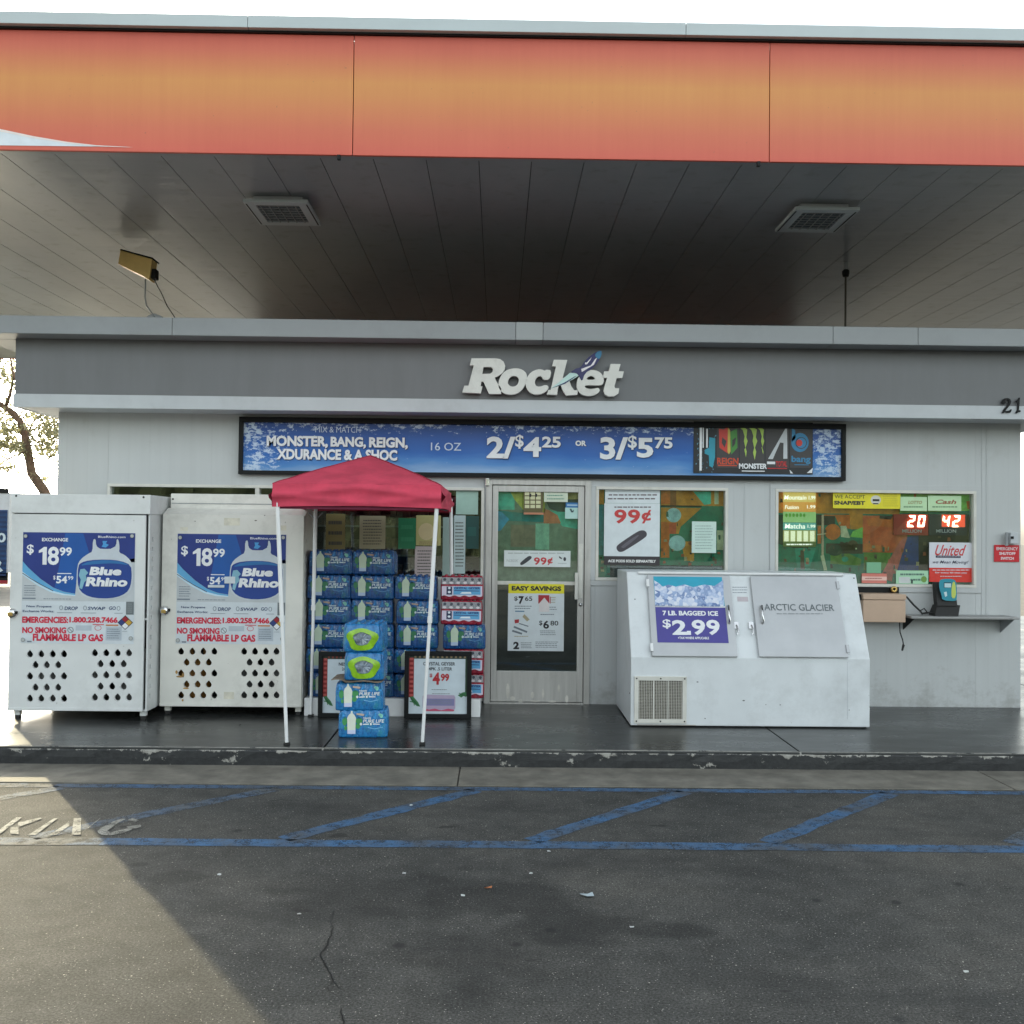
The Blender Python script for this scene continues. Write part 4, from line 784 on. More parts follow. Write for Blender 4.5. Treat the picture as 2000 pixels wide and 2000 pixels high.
s = Sheet(YW-.020, cr); s.rect('y', 360, 852, 780, 924, 1); s.rect('w', 355, 924, 778, 1358, 1); s.text('k', 'EASY SAVINGS', 384, 868, 758, 904, .05)
s.text('k', '$', 402, 946, 430, 982, .015); s.text('k', '7', 436, 944, 476, 1004, .05); s.text('k', '65', 484, 946, 540, 980, .015); s.small('t', 405, 1012, 540, 1046, 2); s.rect('bl', 410, 1054, 480, 1062, 2)
s.rect('r', 585, 936, 668, 1000, 2); s.poly('w2', [(630, 955), (668, 1000), (668, 1062), (590, 1062), (590, 1000)], 3); s.rect('r', 672, 948, 678, 1000, 2); s.small('g', 680, 946, 716, 1000, 3); s.small('t', 600, 1020, 724, 1052, 2); s.small('t', 600, 1074, 716, 1092, 1)
s.text('k', '$', 590, 1128, 616, 1168, .015); s.text('k', '6', 622, 1128, 666, 1190, .03); s.text('k', '80', 676, 1130, 736, 1166, .015); s.small('t', 596, 1200, 724, 1242, 3)
s.poly('g', [(480, 1080), (520, 1120), (500, 1135), (465, 1100)], 2); s.poly('r', [(405, 1122), (440, 1118), (438, 1145), (408, 1150)], 2); s.line('t', [(440, 1150), (510, 1172)], 8, 2); s.line('t', [(400, 1175), (500, 1215)], 14, 2); s.line('t', [(388, 1205), (462, 1228)], 14, 2); s.small('g', 400, 1240, 520, 1256, 1)
s.text('k', '2', 396, 1288, 440, 1344, .05); s.small('t', 452, 1290, 540, 1340, 4); s.small('t', 560, 1284, 742, 1336, 4)
s.done(t, {'y': ('heading_band', ink(226, 216, 40)), 'w': ('sheet', ink(212, 220, 224)), 'k': ('lettering', ink(24, 24, 34)), 't': ('small_print', ink(110, 120, 130)), 'bl': ('blue_print', ink(60, 120, 150)), 'r': ('red_pack_picture', ink(170, 40, 50)), 'w2': ('white_chevron', ink(220, 214, 214)), 'g': ('gold_print', ink(170, 160, 130))})
cr = (930, 920, 7.43)
t = thing('opening_hours_chart', 'small gridded black and green chart at the top of the door glass', 'sticker', (.3, YD, 1.9)); s = Sheet(YD, cr)
s.rect('b', 690, 262, 970, 600, 1); s.rect('w', 745, 266, 925, 292, 2); s.rect('r', 690, 602, 980, 630, 1)
for i in range(4):
    for j in range(3): s.rect('w', 705+j*82, 305+i*62, 772+j*82, 352+i*62, 2)
s.rect('k', 770, 330, 800, 375, 3); s.rect('k', 855, 330, 885, 375, 3)
s.done(t, {'b': ('chart_ground', ink(92, 84, 46)), 'w': ('chart_cell', ink(205, 205, 165)), 'k': ('dark_mark', ink(16, 20, 24)), 'r': ('red_line', ink(190, 130, 100))})
paper('pale cream notice hanging at the top right of the door glass', 985, 262, 1330, 448, (206, 216, 196), crop=cr, rows=3, tcol=(120, 160, 140), Y=YD)
t = thing('access_sticker', 'blue and white sticker at the upper right of the door glass', 'sticker', (.6, YD, 1.9)); s = Sheet(YD, cr)
s.rect('b', 1300, 458, 1484, 530, 1); s.rect('w', 1290, 531, 1482, 692, 1); s.rect('w2', 1320, 485, 1470, 505, 2); s.poly('k', [(1355, 550), (1380, 545), (1395, 580), (1420, 560), (1410, 600), (1380, 600)], 2)
s.done(t, {'b': ('blue_band', ink(40, 110, 170)), 'w': ('sheet', ink(180, 215, 208)), 'w2': ('pale_line', ink(170, 200, 220)), 'k': ('dark_mark', ink(30, 60, 70))})
# right window signs
cr = (1500, 940, 4.6); YR = YW+.024
t = thing('drinks_menu', 'tall drinks menu of yellow and green stripes at the left of the right window', 'menu', (2.95, YW+.055, 1.5)); s = Sheet(YW+.055, cr)
for k_, y0, y1 in (('y', 95, 190), ('o', 190, 275), ('g', 275, 372), ('t', 372, 440), ('c', 440, 545), ('y2', 545, 590)): s.rect(k_, 135, y0, 430, y1-2, 1)
s.text('w', 'Mountain', 145, 125, 345, 165, .02, .1, 2); s.text('w', '1.99', 365, 130, 425, 165, .03, 0, 2); s.text('w', 'Fusion', 150, 215, 275, 250, .02, .1, 2); s.text('w', '1.99', 350, 215, 425, 245, .02, 0, 2)
for i in range(6): s.ell('g2', 165+i*32, 305, 12, 18, 2, 8)
s.text('w', 'Matcha', 150, 382, 335, 425, .02, .1, 2); s.text('w', '1.99', 355, 390, 425, 420, .02, 0, 2)
for i in range(5): s.rect('cw', 145+i*58, 446, 185+i*58, 540, 2)
s.small('w', 160, 552, 420, 585, 1)
s.done(t, {'y': ('yellow_stripe', emit('menu_yellow', (.8, .58, .16), .16, (.6, .45, .15))), 'o': ('orange_stripe', emit('menu_orange', (.75, .35, .06), .16, (.6, .3, .08))), 'g': ('green_stripe', emit('menu_green', (.3, .55, .2), .14, (.3, .5, .2))), 't': ('teal_stripe', emit('menu_teal', (.12, .40, .36), .14, (.1, .35, .3))),
           'c': ('can_row', emit('menu_olive', (.35, .36, .12), .14, (.3, .3, .12))), 'y2': ('base_stripe', ink(120, 140, 70)), 'w': ('menu_lettering', emit('menu_white', (1, 1, .85), .25, (.8, .8, .7))), 'g2': ('leaf_print', ink(110, 190, 60)), 'cw': ('can_picture', emit('menu_cans', (.85, .85, .6), .2, (.7, .7, .5)))})
t = thing('snap_sign', 'yellow WE ACCEPT SNAP/EBT strip along the top of the right window', 'sign', (3.4, YR, 2.05)); s = Sheet(YR, cr)
s.rect('y', 583, 90, 1190, 245, 1); s.text('k', 'WE ACCEPT', 598, 122, 872, 155, .004); s.text('k', 'SNAP/EBT', 592, 176, 872, 212, .05); s.ell('w', 968, 168, 46, 42, 2); s.rect('k', 940, 160, 1000, 180, 3); s.rect('k', 942, 196, 990, 206, 3); s.small('g', 1030, 110, 1170, 230, 7)
s.done(t, {'y': ('sheet', ink(226, 214, 36)), 'k': ('lettering', ink(40, 40, 36)), 'w': ('basket_mark', ink(210, 210, 200)), 'g': ('small_print', ink(190, 180, 40))})
for lab, x0, x1, y0, y1, st, c in (('pale green lottery card with an orange mark, directly right of the yellow strip', 1188, 1428, 140, 266, 'LOTTO', (150, 140, 90)), ('pale green lottery card with red script, at the top right of the right window', 1436, 1736, 130, 266, 'Cash', (150, 90, 60))):
    t = thing('lottery_card', lab, 'sign', W(1500+x0/4.6, 940+y1/4.6, YR)); s = Sheet(YR, cr); s.rect('w', x0, y0, x1, y1, 1)
    s.text('r', st, x0+70, y0+35, x1-45, y1-62, .03, .25, 2); s.small('g', x0+30, y1-52, x1-30, y1-18, 1); s.done(t, {'w': ('sheet', ink(190, 222, 178)), 'r': ('lettering', ink(*c)), 'g': ('green_print', ink(110, 150, 110))})
LED = emit('led_red', (1, .16, .05), 3.0); LEDC = emit('led_core', (1, .55, .35), 3.4)
for lab, x0, x1, num_, c, dx in (('red jackpot display showing 20 in glowing digits', 1130, 1440, '20', (190, 40, 30), 1248), ('dark jackpot display showing 42 in glowing digits', 1446, 1790, '42', (26, 34, 60), 1560)):
    t = thing('jackpot_display', lab, 'display', W(1500+x0/4.6, 940+485/4.6, YR+.03)); s = Sheet(YR+.02, cr)
    a, b_, c_, d_ = s.rr(x0, 296, x1, 485); MB().box(a, c_, YR+.0202, YR+.045, b_, d_).build('case', ink(*c), t)
    if num_ == '42': s.rect('p', 1560, 300, 1770, 410, 1)
    for i, dg in enumerate(num_): seg7(s, 'd', dg, dx+i*92, 306, 62, 104, 17, .14, 3)
    s.text('w', 'MILLION', dx-42 if num_ == '20' else dx-50, 432, dx+130, 462, .02, 0, 2)
    s.done(t, {'d': ('digit', LEDC), 'w': ('lettering', ink(205, 205, 215)), 'p': ('haze_panel', emit('led_haze', (1, .1, .04), .25, (.3, .03, .02)))})  # faintly glowing panel paints the red haze around the digits
t = thing('fuel_card_poster', 'white poster with red United script above a red block, lower right of the right window', 'poster', (4.4, YR, 1.35)); s = Sheet(YR-.001, cr)
s.rect('w', 1448, 550, 1835, 778, 1); s.rect('r', 1448, 778, 1835, 905, 1); s.text('r2', 'United', 1500, 572, 1780, 668, .012, .45, 2); s.rect('k', 1506, 668, 1730, 688, 2); s.small('w3', 1512, 673, 1724, 684, 1, 3); s.text('k', 'we Mean Moving!', 1480, 712, 1800, 748, .01, .4, 2)
s.small('w', 1470, 788, 1815, 808, 1); s.text('w', 'for every fill that you', 1500, 814, 1785, 832, .02, 0, 2); s.small('w', 1545, 846, 1740, 862, 1)
s.done(t, {'w': ('sheet', ink(214, 216, 224)), 'r': ('red_block', ink(214, 52, 40)), 'r2': ('script_lettering', ink(196, 50, 56)), 'k': ('dark_lettering', ink(40, 44, 70)), 'w3': ('knockout_print', ink(190, 190, 200))})
t = thing('cigarette_card', 'small pink card at the foot of the right window above the drawer', 'sign', (3.5, YR, 1.3)); s = Sheet(YR, cr); s.rect('p', 842, 828, 1066, 916, 1); s.rect('p2', 842, 856, 1066, 890, 2); s.small('w', 870, 862, 1040, 884, 1, 3); s.done(t, {'p': ('sheet', ink(206, 120, 108)), 'p2': ('pale_band', ink(228, 190, 180)), 'w': ('print_lines', ink(150, 70, 66))})
paper('small plain green card above the pink card in the right window', 886, 728, 1016, 824, (120, 176, 140), crop=cr, rows=0, Y=YR)
t = paper('pale green leaflet at the foot of the right window left of the red block poster', 1150, 802, 1440, 922, (168, 212, 178), crop=cr, rows=2, tcol=(90, 120, 110), Y=YR)
s = Sheet(YR, cr); s.rect('a', 1175, 860, 1275, 915, 2); s.ell('g', 1400, 880, 26, 28, 2); s.rect('k', 1285, 885, 1300, 918, 2); s.done(t, {'a': ('picture', ink(200, 205, 205)), 'g': ('leaf_picture', ink(110, 150, 70)), 'k': ('dark_mark', ink(20, 30, 40))})
exec_marker = 'objects'

# ================================================================ RIGHT END: DRAWER, COUNTER, TERMINAL, SHUT-OFF SIGN
dr = thing('pass_drawer', 'tan metal night pass-through drawer below the right window', 'drawer', (3.7, YW, .95))
q0 = W(1686, 1160, 9.55); q1 = W(1769, 1216, 9.55)
MB().box(q0.x, q1.x, 9.55, YW-.001, q1.z, q0.z-.055, .008).build('body', M_DRAWER, dr); MB().box(q0.x-.004, q1.x+.002, 9.54, YW-.001, q0.z-.052, q0.z, .006).build('lid', M_DRAWER, dr)
MB().box(q0.x-.03, q0.x-.006, 9.58, YW-.001, q0.z-.06, q0.z-.005, .004).build('side_bracket', M_BLACK, dr)
s0 = W(1660, 1158, 9.78); s1_ = W(1755, 1147, 9.78)
MB().box(s0.x, s1_.x, YW-.03, YW-.001, s0.z, s1_.z).build('slot_cover', M_BLACK, dr)
kc = W(1746, 1151, 9.74); MB().lathe(kc, [(.012, .01), (.022, .016), (.030, .01), (.031, 0), (.02, -.03)], 18, 'y').build('brass_ring', M_BRASS, dr)
MB().tube([W(1757, 1216, 9.6), W(1758, 1235, 9.6), W(1763, 1250, 9.61), W(1765, 1262, 9.6)], .006).build('cord', M_RUB, dr); MB().tube([W(1765, 1259, 9.6), W(1762, 1271, 9.6)], .013, r2=.009).build('plug', M_RUB, dr)
ct = thing('counter_shelf', 'long narrow grey steel counter shelf under the right window', 'shelf', (4.4, YW, 1.0))
c0 = W(1780, 1203, 9.50); c1 = W(1990, 1212, 9.50); zt = (c0.z+c1.z)/2+.012
MB().box(c0.x, c1.x+.01, 9.50, YW-.001, zt-.022, zt, .005).build('shelf_top', mat('grey_steel', (.33, .33, .33), .4, .3, dirt=.2), ct)
MB().prism([(c1.x-.03, 9.53, zt-.0225), (c1.x-.03, YW-.001, zt-.0225), (c1.x-.03, YW-.001, zt-.17)], (.006, 0, 0)).build('bracket', M_COPE, ct)
MB().prism([(c0.x+.04, 9.53, zt-.0225), (c0.x+.04, YW-.001, zt-.0225), (c0.x+.04, YW-.001, zt-.15)], (.006, 0, 0)).build('bracket', M_BLACK, ct)
tm = thing('card_terminal', 'teal and black card payment terminal on the counter shelf', 'card terminal', (4.28, 9.62, zt))
tx0 = W(1830, 1180, 9.6).x; tx1 = W(1869, 1180, 9.6).x; zb = zt
MB().prism([(tx0-.03, 9.57, zb), (tx0-.03, 9.72, zb), (tx0+.01, 9.72, zb+.1), (tx0+.01, 9.62, zb+.1)], (tx1-tx0+.03, 0, 0)).build('base', M_RUB, tm)
ztm = W(1850, 1134, 9.6).z; MB().prism([(tx0+.005, 9.60, zb+.095), (tx0+.005, 9.68, zb+.095), (tx0+.005, 9.72, ztm-.02), (tx0+.005, 9.66, ztm-.02)], (tx1-tx0, 0, 0)).build('head', M_RUB, tm)
s = Sheet(9.595, (1640, 1080, 7.43)); s.poly('t', chaikin([(1440, 400), (1500, 375), (1640, 375), (1690, 410), (1700, 540), (1700, 650), (1690, 700), (1490, 690), (1475, 600), (1445, 520)], 1), 1); s.poly('y', chaikin([(1620, 520), (1640, 410), (1680, 430), (1690, 650), (1620, 660)], 1), 2); s.rect('w', 1520, 440, 1615, 500, 2); s.rect('d', 1510, 425, 1620, 505, 1.5); s.poly('w', [(1510, 570), (1550, 560), (1560, 620), (1530, 640)], 2); s.done(tm, {'t': ('face_plate', ink(40, 140, 160)), 'y': ('yellow_swirl', ink(190, 205, 100)), 'w': ('pale_mark', ink(190, 215, 220)), 'd': ('screen_surround', ink(20, 70, 80))})
MB().tube([W(1770, 1165, 9.62), W(1785, 1182, 9.60), W(1798, 1194, 9.58), (tx0-.14, 9.6, zb+.02), (tx0-.06, 9.62, zb+.03), (tx0-.02, 9.63, zb+.02)], .009).build('cable', M_RUB, tm)
MB().tube([(tx0-.14, 9.6, zb+.012), (tx0-.17, 9.57, zb+.05), (tx0-.13, 9.58, zb+.07), (tx0-.09, 9.6, zb+.03)], .006).build('cable', M_RUB, tm)
es = thing('shutoff_sign', 'small red EMERGENCY SHUTOFF SWITCH sign at the right end of the wall', 'sign', (4.9, YW-.01, 1.5)); s = Sheet(YW-.012, (1900, 980, 4.6)); a, b_, c_, d_ = s.rr(192, 388, 418, 540); MB().box(a, c_, YW-.0118, YW-.006, b_, d_, .002).build('plate', ink(200, 26, 40), es)
s.text('w', 'EMERGENCY', 212, 408, 404, 436, .02); s.text('w', 'SHUTOFF', 236, 452, 382, 478, .04); s.text('w', 'SWITCH', 250, 496, 368, 522, .04); s.done(es, {'w': ('lettering', ink(235, 215, 220))})
sb = thing('switch_box', 'small grey electrical switch box with a pipe, above the red shutoff sign', 'switch box', (4.9, YW, 1.65))
a0 = W(1973, 1062, 9.74); a1 = W(1988, 1040, 9.74); MB().box(a0.x, a1.x, 9.73, YW-.001, a0.z, a1.z, .006).build('box', M_TRIM, sb); MB().tube([W(1966, 1066, 9.75), W(1966, 1040, 9.75)], .014).build('pipe', M_COPE, sb); k_ = W(1977, 1050, 9.725); MB().box(k_.x-.012, k_.x+.012, 9.715, 9.73, k_.z-.012, k_.z+.012, .003).build('toggle', M_BLACK, sb)

# ================================================================ PROPANE CABINETS
def tank(x, y, z, m, lab):
    t = thing('propane_tank', lab, 'gas cylinder', (x, y, z), 'gas cylinders inside the cabinets')
    MB().lathe((x, y, z), [(.10, 0), (.10, .03), (.13, .05), (.152, .1), (.152, .3), (.13, .36), (.07, .4), (.03, .41), (0, .41)], 18).build('body', m, t)
    b = MB()
    for k in range(3): a = 2.1*k+.5; b.box(x+.09*math.cos(a)-.015, x+.09*math.cos(a)+.015, y+.09*math.sin(a)-.006, y+.09*math.sin(a)+.006, z+.37, z+.47)
    b.lathe((x, y, z+.46), [(.085, 0), (.105, 0), (.105, .02), (.085, .02), (.085, 0)], 16); b.build('collar', m, t)
def holed_door(H, x0, x1, za, zb, y0, th, M, parent):
    """sheet-metal door with drop-shaped holes: one cell per hole, plain sheet elsewhere"""
    rows = []
    for h in H:
        if rows and abs(rows[-1][0][1]-h[1]) < .03: rows[-1].append(h)
        else: rows.append([h])
    zs = [sum(h[1] for h in r)/len(r) for r in rows]; m = MB()
    def cell(a, c, b, d, hole=None):
        if not hole: m.quad((a, y0, b), (c, y0, b), (c, y0, d), (a, y0, d)); m.quad((a, y0+th, b), (a, y0+th, d), (c, y0+th, d), (c, y0+th, b)); return
        cx, cz = hole; A = []
        for i in range(28): A.append(6.2832*i/28)
        for px, pz_ in ((a, b), (c, b), (c, d), (a, d)): A.append(math.atan2(pz_-cz, px-cx) % 6.2832)
        A.sort(); I = []; O = []
        for t in A:
            ct, st = math.cos(t), math.sin(t); k = abs(((t-1.5708+3.1416) % 6.2832)-3.1416); r = .026*(1+.42*max(0, 1-k/.6))
            I.append((cx+ct*r, cz+st*r)); R_ = 9
            if ct > 1e-6: R_ = min(R_, (c-cx)/ct)
            if ct < -1e-6: R_ = min(R_, (a-cx)/ct)
            if st > 1e-6: R_ = min(R_, (d-cz)/st)
            if st < -1e-6: R_ = min(R_, (b-cz)/st)
            O.append((cx+ct*R_, cz+st*R_))
        n = len(A)
        for i in range(n):
            j = (i+1) % n
            m.quad(*[(p[0], y0, p[1]) for p in (I[i], O[i], O[j], I[j])]); m.quad(*[(p[0], y0+th, p[1]) for p in (I[j], O[j], O[i], I[i])])
            m.quad((I[i][0], y0, I[i][1]), (I[j][0], y0, I[j][1]), (I[j][0], y0+th, I[j][1]), (I[i][0], y0+th, I[i][1]))
    top_ = zs[0]+.045; cell(x0, x1, top_, zb)
    for k, r in enumerate(rows):
        r.sort(); hi = top_ if k == 0 else (zs[k-1]+zs[k])/2; lo = za if k == len(rows)-1 else (zs[k]+zs[k+1])/2
        if k == len(rows)-1: cell(x0, x1, za, zs[k]-.045); lo = zs[k]-.045
        e = x0
        for i, h in enumerate(r):
            l = h[0]-.036; q = h[0]+.036
            if l > e: cell(e, l, lo, hi)
            else: l = e
            if i+1 < len(r) and r[i+1][0]-.036 < q: q = (h[0]+r[i+1][0])/2
            cell(l, q, lo, hi, h); e = q
        cell(e, x1, lo, hi)
    for p in (((x0, za), (x1, za)), ((x1, za), (x1, zb)), ((x1, zb), (x0, zb)), ((x0, zb), (x0, za))): m.quad((p[0][0], y0, p[0][1]), (p[0][0], y0+th, p[0][1]), (p[1][0], y0+th, p[1][1]), (p[1][0], y0, p[1][1]))
    return m.build('door', M, parent)
def cabinet(tag_, X0, X1, YF_, label, M, crop, map_, holes, door_rect, top_kind):
    t = thing('propane_cabinet', label, 'gas cabinet', ((X0+X1)/2, YF_+.3, ZW), 'propane exchange cabinets')
    YB_ = YW-.14; z0 = .205; z1 = 2.045; th = .015
    b = MB(); b.box(X0, X0+th, YF_+.03, YB_, z0, z1-.16, .002); b.box(X0+th, X1-th, YB_-th, YB_, z0, z1-.16); b.box(X0+th, X1-th, YF_+.03, YB_-th, z0, z0+th); b.box(X0+th, X1-th, YF_+.03, YB_-th, .98, .995); b.build('carcass', M, t)
    # right-hand side with its column of ventilation slots
    hs = []
    n = 17
    for i in range(n):
        zc = z0+.12+(z1-.5-z0)*i/(n-1)
        for yy in (YF_+.10, YF_+.62): hs.append((yy, zc))
    sp = MB(); xs = [YF_+.03, YF_+.085, YF_+.115, YF_+.605, YF_+.635, YB_]
    zc_ = [z0+.12+(z1-.5-z0)*i/(n-1) for i in range(n)]
    for a, c in ((0, 1), (2, 3), (4, 5)): sp.box(X1-th, X1, xs[a], min(xs[c], YB_), z0, z1-.16)
    for a, c in ((1, 2), (3, 4)):
        e = z0
        for zz in zc_: sp.box(X1-th, X1, xs[a], xs[c], e, zz-.02); e = zz+.02
        sp.box(X1-th, X1, xs[a], xs[c], e, z1-.16)
    sp.build('slotted_side', M, t)
    if top_kind == 1:
        MB().box(X0-.006, X1+.008, YF_+.0, YB_, z1-.165, z1, .006).build('top_hood', M, t); bx('painted_gap_shade', M_BLACK, t, X0+.05, X1-.35, YF_+.008, YF_+.03, z1-.185, z1-.166)  # black strip stands in for the shade below the hood
    else:
        MB().box(X0+.02, X1-.01, YF_+.16, YB_, z1-.159, z1+.03, .008).build('top_hood', M, t)
        MB().prism([(X0, YF_+.02, z1-.16), (X0, YF_+.16, z1-.10), (X0, YF_+.16, z1-.16)], (X1-X0, 0, 0)).build('sloped_shoulder', M, t)
        bx('hood_seam', M_COPE, t, X0+.03, X1-.02, YF_+.155, YF_+.159, z1-.06, z1-.054)
    for x in (X0+.03, X1-.07):
        for y in (YF_+.06, YB_-.1): bx('leg', M, t, x, x+.05, y, y+.05, ZW+.03, z0, .003); bx('foot', M_RUB, t, x+.005, x+.045, y+.005, y+.045, ZW, ZW+.03)
    # door with drop-shaped holes
    s = Sheet(YF_, crop); dx0, dz0, dx1, dz1 = s.rr(*door_rect); dx0 = X0+.006; dx1 = X1-.006 if top_kind == 2 else X1-.028
    holed_door(sorted([s.uv(x, y) for x, y in holes], key=lambda q: -q[1]), dx0, dx1, z0+.005, dz1, YF_, .022, M, t)
    dd = [c for c in t.children if c.name.startswith('door')][-1]
    bx('door_edge', M, dd, dx0, dx1, YF_-.004, YF_-.0005, z0+.005, z0+.03, .0015)
    # latch with padlock on the left edge
    u, v = s.uv(*map_['latch']); l = MB(); l.lathe((u, YF_-.002, v), [(.0, .03), (.03, .028), (.042, .012), (.045, 0)], 18, 'y'); lt = l.build('latch', M_CHROME, t)
    MB().box(u-.02, u+.018, YF_-.05, YF_-.031, v-.02, v+.012, .005).build('padlock', M_BRASS, lt); MB().box(u+.01, u+.05, YF_-.03, YF_-.012, v-.006, v+.02, .003).build('hasp', M_BLACK, lt)
    for x in (X0+.04, X1-.05): MB().lathe((x, YF_+(.0 if top_kind == 1 else .16), z1-.02), [(0, .004), (.008, .003), (.009, 0)], 8, 'y').build('screw', M_BLACK, t)
    # printed sign
    P = map_['p']; q = Sheet(YF_-.001); q.uv0 = None
    base_uv = Sheet(YF_-.001)
    (px0, py0, px1, py1) = P; r0 = base_uv.rr(px0, py0, px1, py1)
    q.uv = lambda x, y: (r0[0]+(r0[2]-r0[0])*(x-28)/1627, r0[3]-(r0[3]-r0[1])*(y-75)/1615)
    q.rect('bd', 28, 75, 1655, 1690, 1)
    q.rect('nb', 32, 78, 1650, 500, 2); q.rect('gy', 32, 500, 1650, 1075, 1.6)
    q.poly('nb', [(32, 500), (32, 510), (120, 600), (300, 760), (480, 880), (640, 940), (800, 965), (800, 500)], 2)
    q.poly('mb', [(640, 90), (900, 90), (1000, 400), (830, 560), (800, 965), (640, 938), (500, 880), (560, 560)], 2.6)
    q.poly('lb', [(32, 500), (120, 600), (300, 762), (480, 882), (640, 942), (800, 968), (800, 985), (640, 968), (480, 930), (300, 840), (150, 740), (32, 650)], 3)
    q.poly('wl', [(32, 650), (150, 740), (300, 840), (480, 930), (640, 968), (800, 985), (800, 1000), (620, 990), (440, 945), (250, 850), (32, 700)], 3)
    q.line('dk', [(32, 672), (150, 750), (300, 838), (480, 928)], 9, 4)
    q.poly('nb', [(1400, 500), (1650, 440), (1650, 500)], 2)
    q.small('t', 60, 840, 240, 1010, 5, 3); q.rect('t', 40, 1030, 230, 1050, 3); q.small('t', 340, 1030, 790, 1060, 1, 3)
    # cylinder picture
    q.poly('tk', chaikin([(820, 560), (870, 460), (980, 380), (1040, 350), (1040, 180), (1080, 160), (1090, 270), (1150, 310), (1300, 310), (1380, 260), (1385, 160), (1415, 180), (1430, 290), (1420, 360), (1500, 390), (1590, 470), (1625, 560), (1635, 780), (1600, 930), (1480, 1010), (1250, 1050), (1020, 1040), (870, 970), (815, 860)], 1), 4)
    q.poly('tb', chaikin([(835, 560), (880, 510), (1000, 475), (1250, 462), (1450, 480), (1600, 540), (1615, 700), (1600, 850), (1540, 950), (1400, 1015), (1200, 1035), (1000, 1010), (870, 930), (830, 800)], 1), 5)
    q.poly('tb2', chaikin([(850, 560), (1000, 490), (1250, 470), (1450, 490), (1590, 545), (1400, 520), (1250, 520), (1000, 540)], 1), 6)
    q.poly('lm', [(870, 610), (930, 600), (985, 660), (950, 700), (970, 760), (930, 800), (900, 900), (860, 880), (880, 760), (850, 700)], 7)
    q.text('w', 'Blue', 1000, 572, 1465, 695, .05, .12, 8); q.text('w', 'Rhino', 950, 722, 1555, 858, .05, .12, 8)
    q.poly('nb', [(1095, 180), (1375, 180), (1370, 270), (1300, 308), (1150, 308), (1098, 270)], 4.6); q.poly('lb2', [(1180, 195), (1250, 195), (1230, 230), (1275, 250), (1230, 290), (1170, 280), (1190, 240)], 5)
    q.text('w', 'BlueRhino.com', 1115, 118, 1510, 150, .01, 0, 3); q.text('w', 'EXCHANGE', 305, 158, 682, 208, .03, 0, 3)
    q.text('w', '$', 88, 255, 190, 408, .02, 0, 3); q.poly('w', [(262, 345), (335, 290), (378, 290), (378, 548), (318, 548), (318, 362), (262, 378)], 3); q.text('w', '8', 392, 285, 555, 552, .025, 0, 3); q.text('w', '99', 562, 292, 740, 418, .028, 0, 3)
    q.text('w', '$', 478, 705, 510, 770, .01, 0, 3); q.text('w', '54', 522, 708, 680, 818, .03, 0, 3); q.text('w', '99', 690, 710, 768, 765, .01, 0, 3); q.rect('w5', 535, 668, 740, 680, 3)
    q.text('nl', 'New Propane', 100, 1138, 462, 1178, .02, 0, 3); q.text('nl', 'Exchange Works:', 48, 1208, 500, 1250, .02, 0, 3)
    q.text('nl', 'DROP', 650, 1152, 842, 1205, .02, .1, 3); q.text('nl', 'SWAP', 985, 1152, 1238, 1200, .02, .1, 3); q.text('nl', 'GO', 1292, 1145, 1390, 1196, .02, .1, 3)
    for x in (600, 945, 1430): q.ring('t', x, 1172, 26, 34, 8, 3, 12); q.rect('t', x-60, 1240, x+160 if x < 1400 else x+60, 1247, 3)
    q.rect('gs', 1538, 1075, 1650, 1262, 3); q.small('t2', 1556, 1095, 1632, 1240, 5, 4)
    q.text('r', 'EMERGENCIES:', 42, 1302, 705, 1396, .045, 0, 3); q.text('r', '1.800.258.7466', 722, 1300, 1420, 1386, .045, 0, 3)
    q.text('r', 'NO SMOKING', 46, 1455, 680, 1545, .045, 0, 3); q.ring('gs', 742, 1492, 44, 44, 9, 3, 16); q.line('gs', [(712, 1462), (772, 1522)], 9, 3); q.text('r', 'FLAMMABLE LP GAS', 200, 1550, 1215, 1655, .045, 0, 3)
    q.rect('bg', 815, 1425, 1045, 1500, 2); q.rect('r', 1060, 1405, 1225, 1416, 3); q.ring('r', 1138, 1460, 50, 38, 7, 3, 14); q.rect('bg', 1250, 1440, 1480, 1640, 2); q.rect('ol', 1250, 1408, 1430, 1428, 3); q.small('t', 1265, 1460, 1460, 1620, 5, 3)
    cx, cy, a_, b2 = 1530, 1378, 104, 98
    q.poly('dk', [(cx, cy-b2-8), (cx+a_+8, cy), (cx, cy+b2+8), (cx-a_-8, cy)], 3)
    for kk_, ox, oy in (('rd', 0, -b2/2), ('yl', a_/2, 0), ('w6', 0, b2/2), ('bl', -a_/2, 0)): q.poly(kk_, [(cx+ox, cy+oy-b2/2+4), (cx+ox+a_/2-4, cy+oy), (cx+ox, cy+oy+b2/2-4), (cx+ox-a_/2+4, cy+oy)], 4)
    q.small('t', 1490, 1498, 1570, 1516, 1, 3); q.rect('t', 120, 1655, 185, 1675, 3)
    for x, y in ((72, 135), (1610, 118), (65, 1640), (1618, 1605)): q.ell('bt', x, y, 30, 30, 9, 12); q.ring('dk2', x, y, 30, 30, 6, 10, 12)
    if tag_ == 2:
        e = Sheet(YF_, c2)
        for r_ in ((570, 315, 690, 372), (240, 385, 298, 412), (985, 372, 1040, 410), (568, 1628, 645, 1682)): e.rect('tape', *r_, 1)
        for x, y, rx, ry in ((212, 1478, 9, 14), (238, 1512, 30, 7), (262, 1500, 8, 18), (283, 1600, 24, 6), (258, 1690, 7, 9)): e.ell('rust', x, y, rx, ry, 2, 9)
        for x, y, rx, ry in ((810, 335, 10, 4), (352, 340, 4, 4), (877, 296, 5, 3), (1040, 1710, 5, 4)): e.ell('chip', x, y, rx, ry, 2, 8)
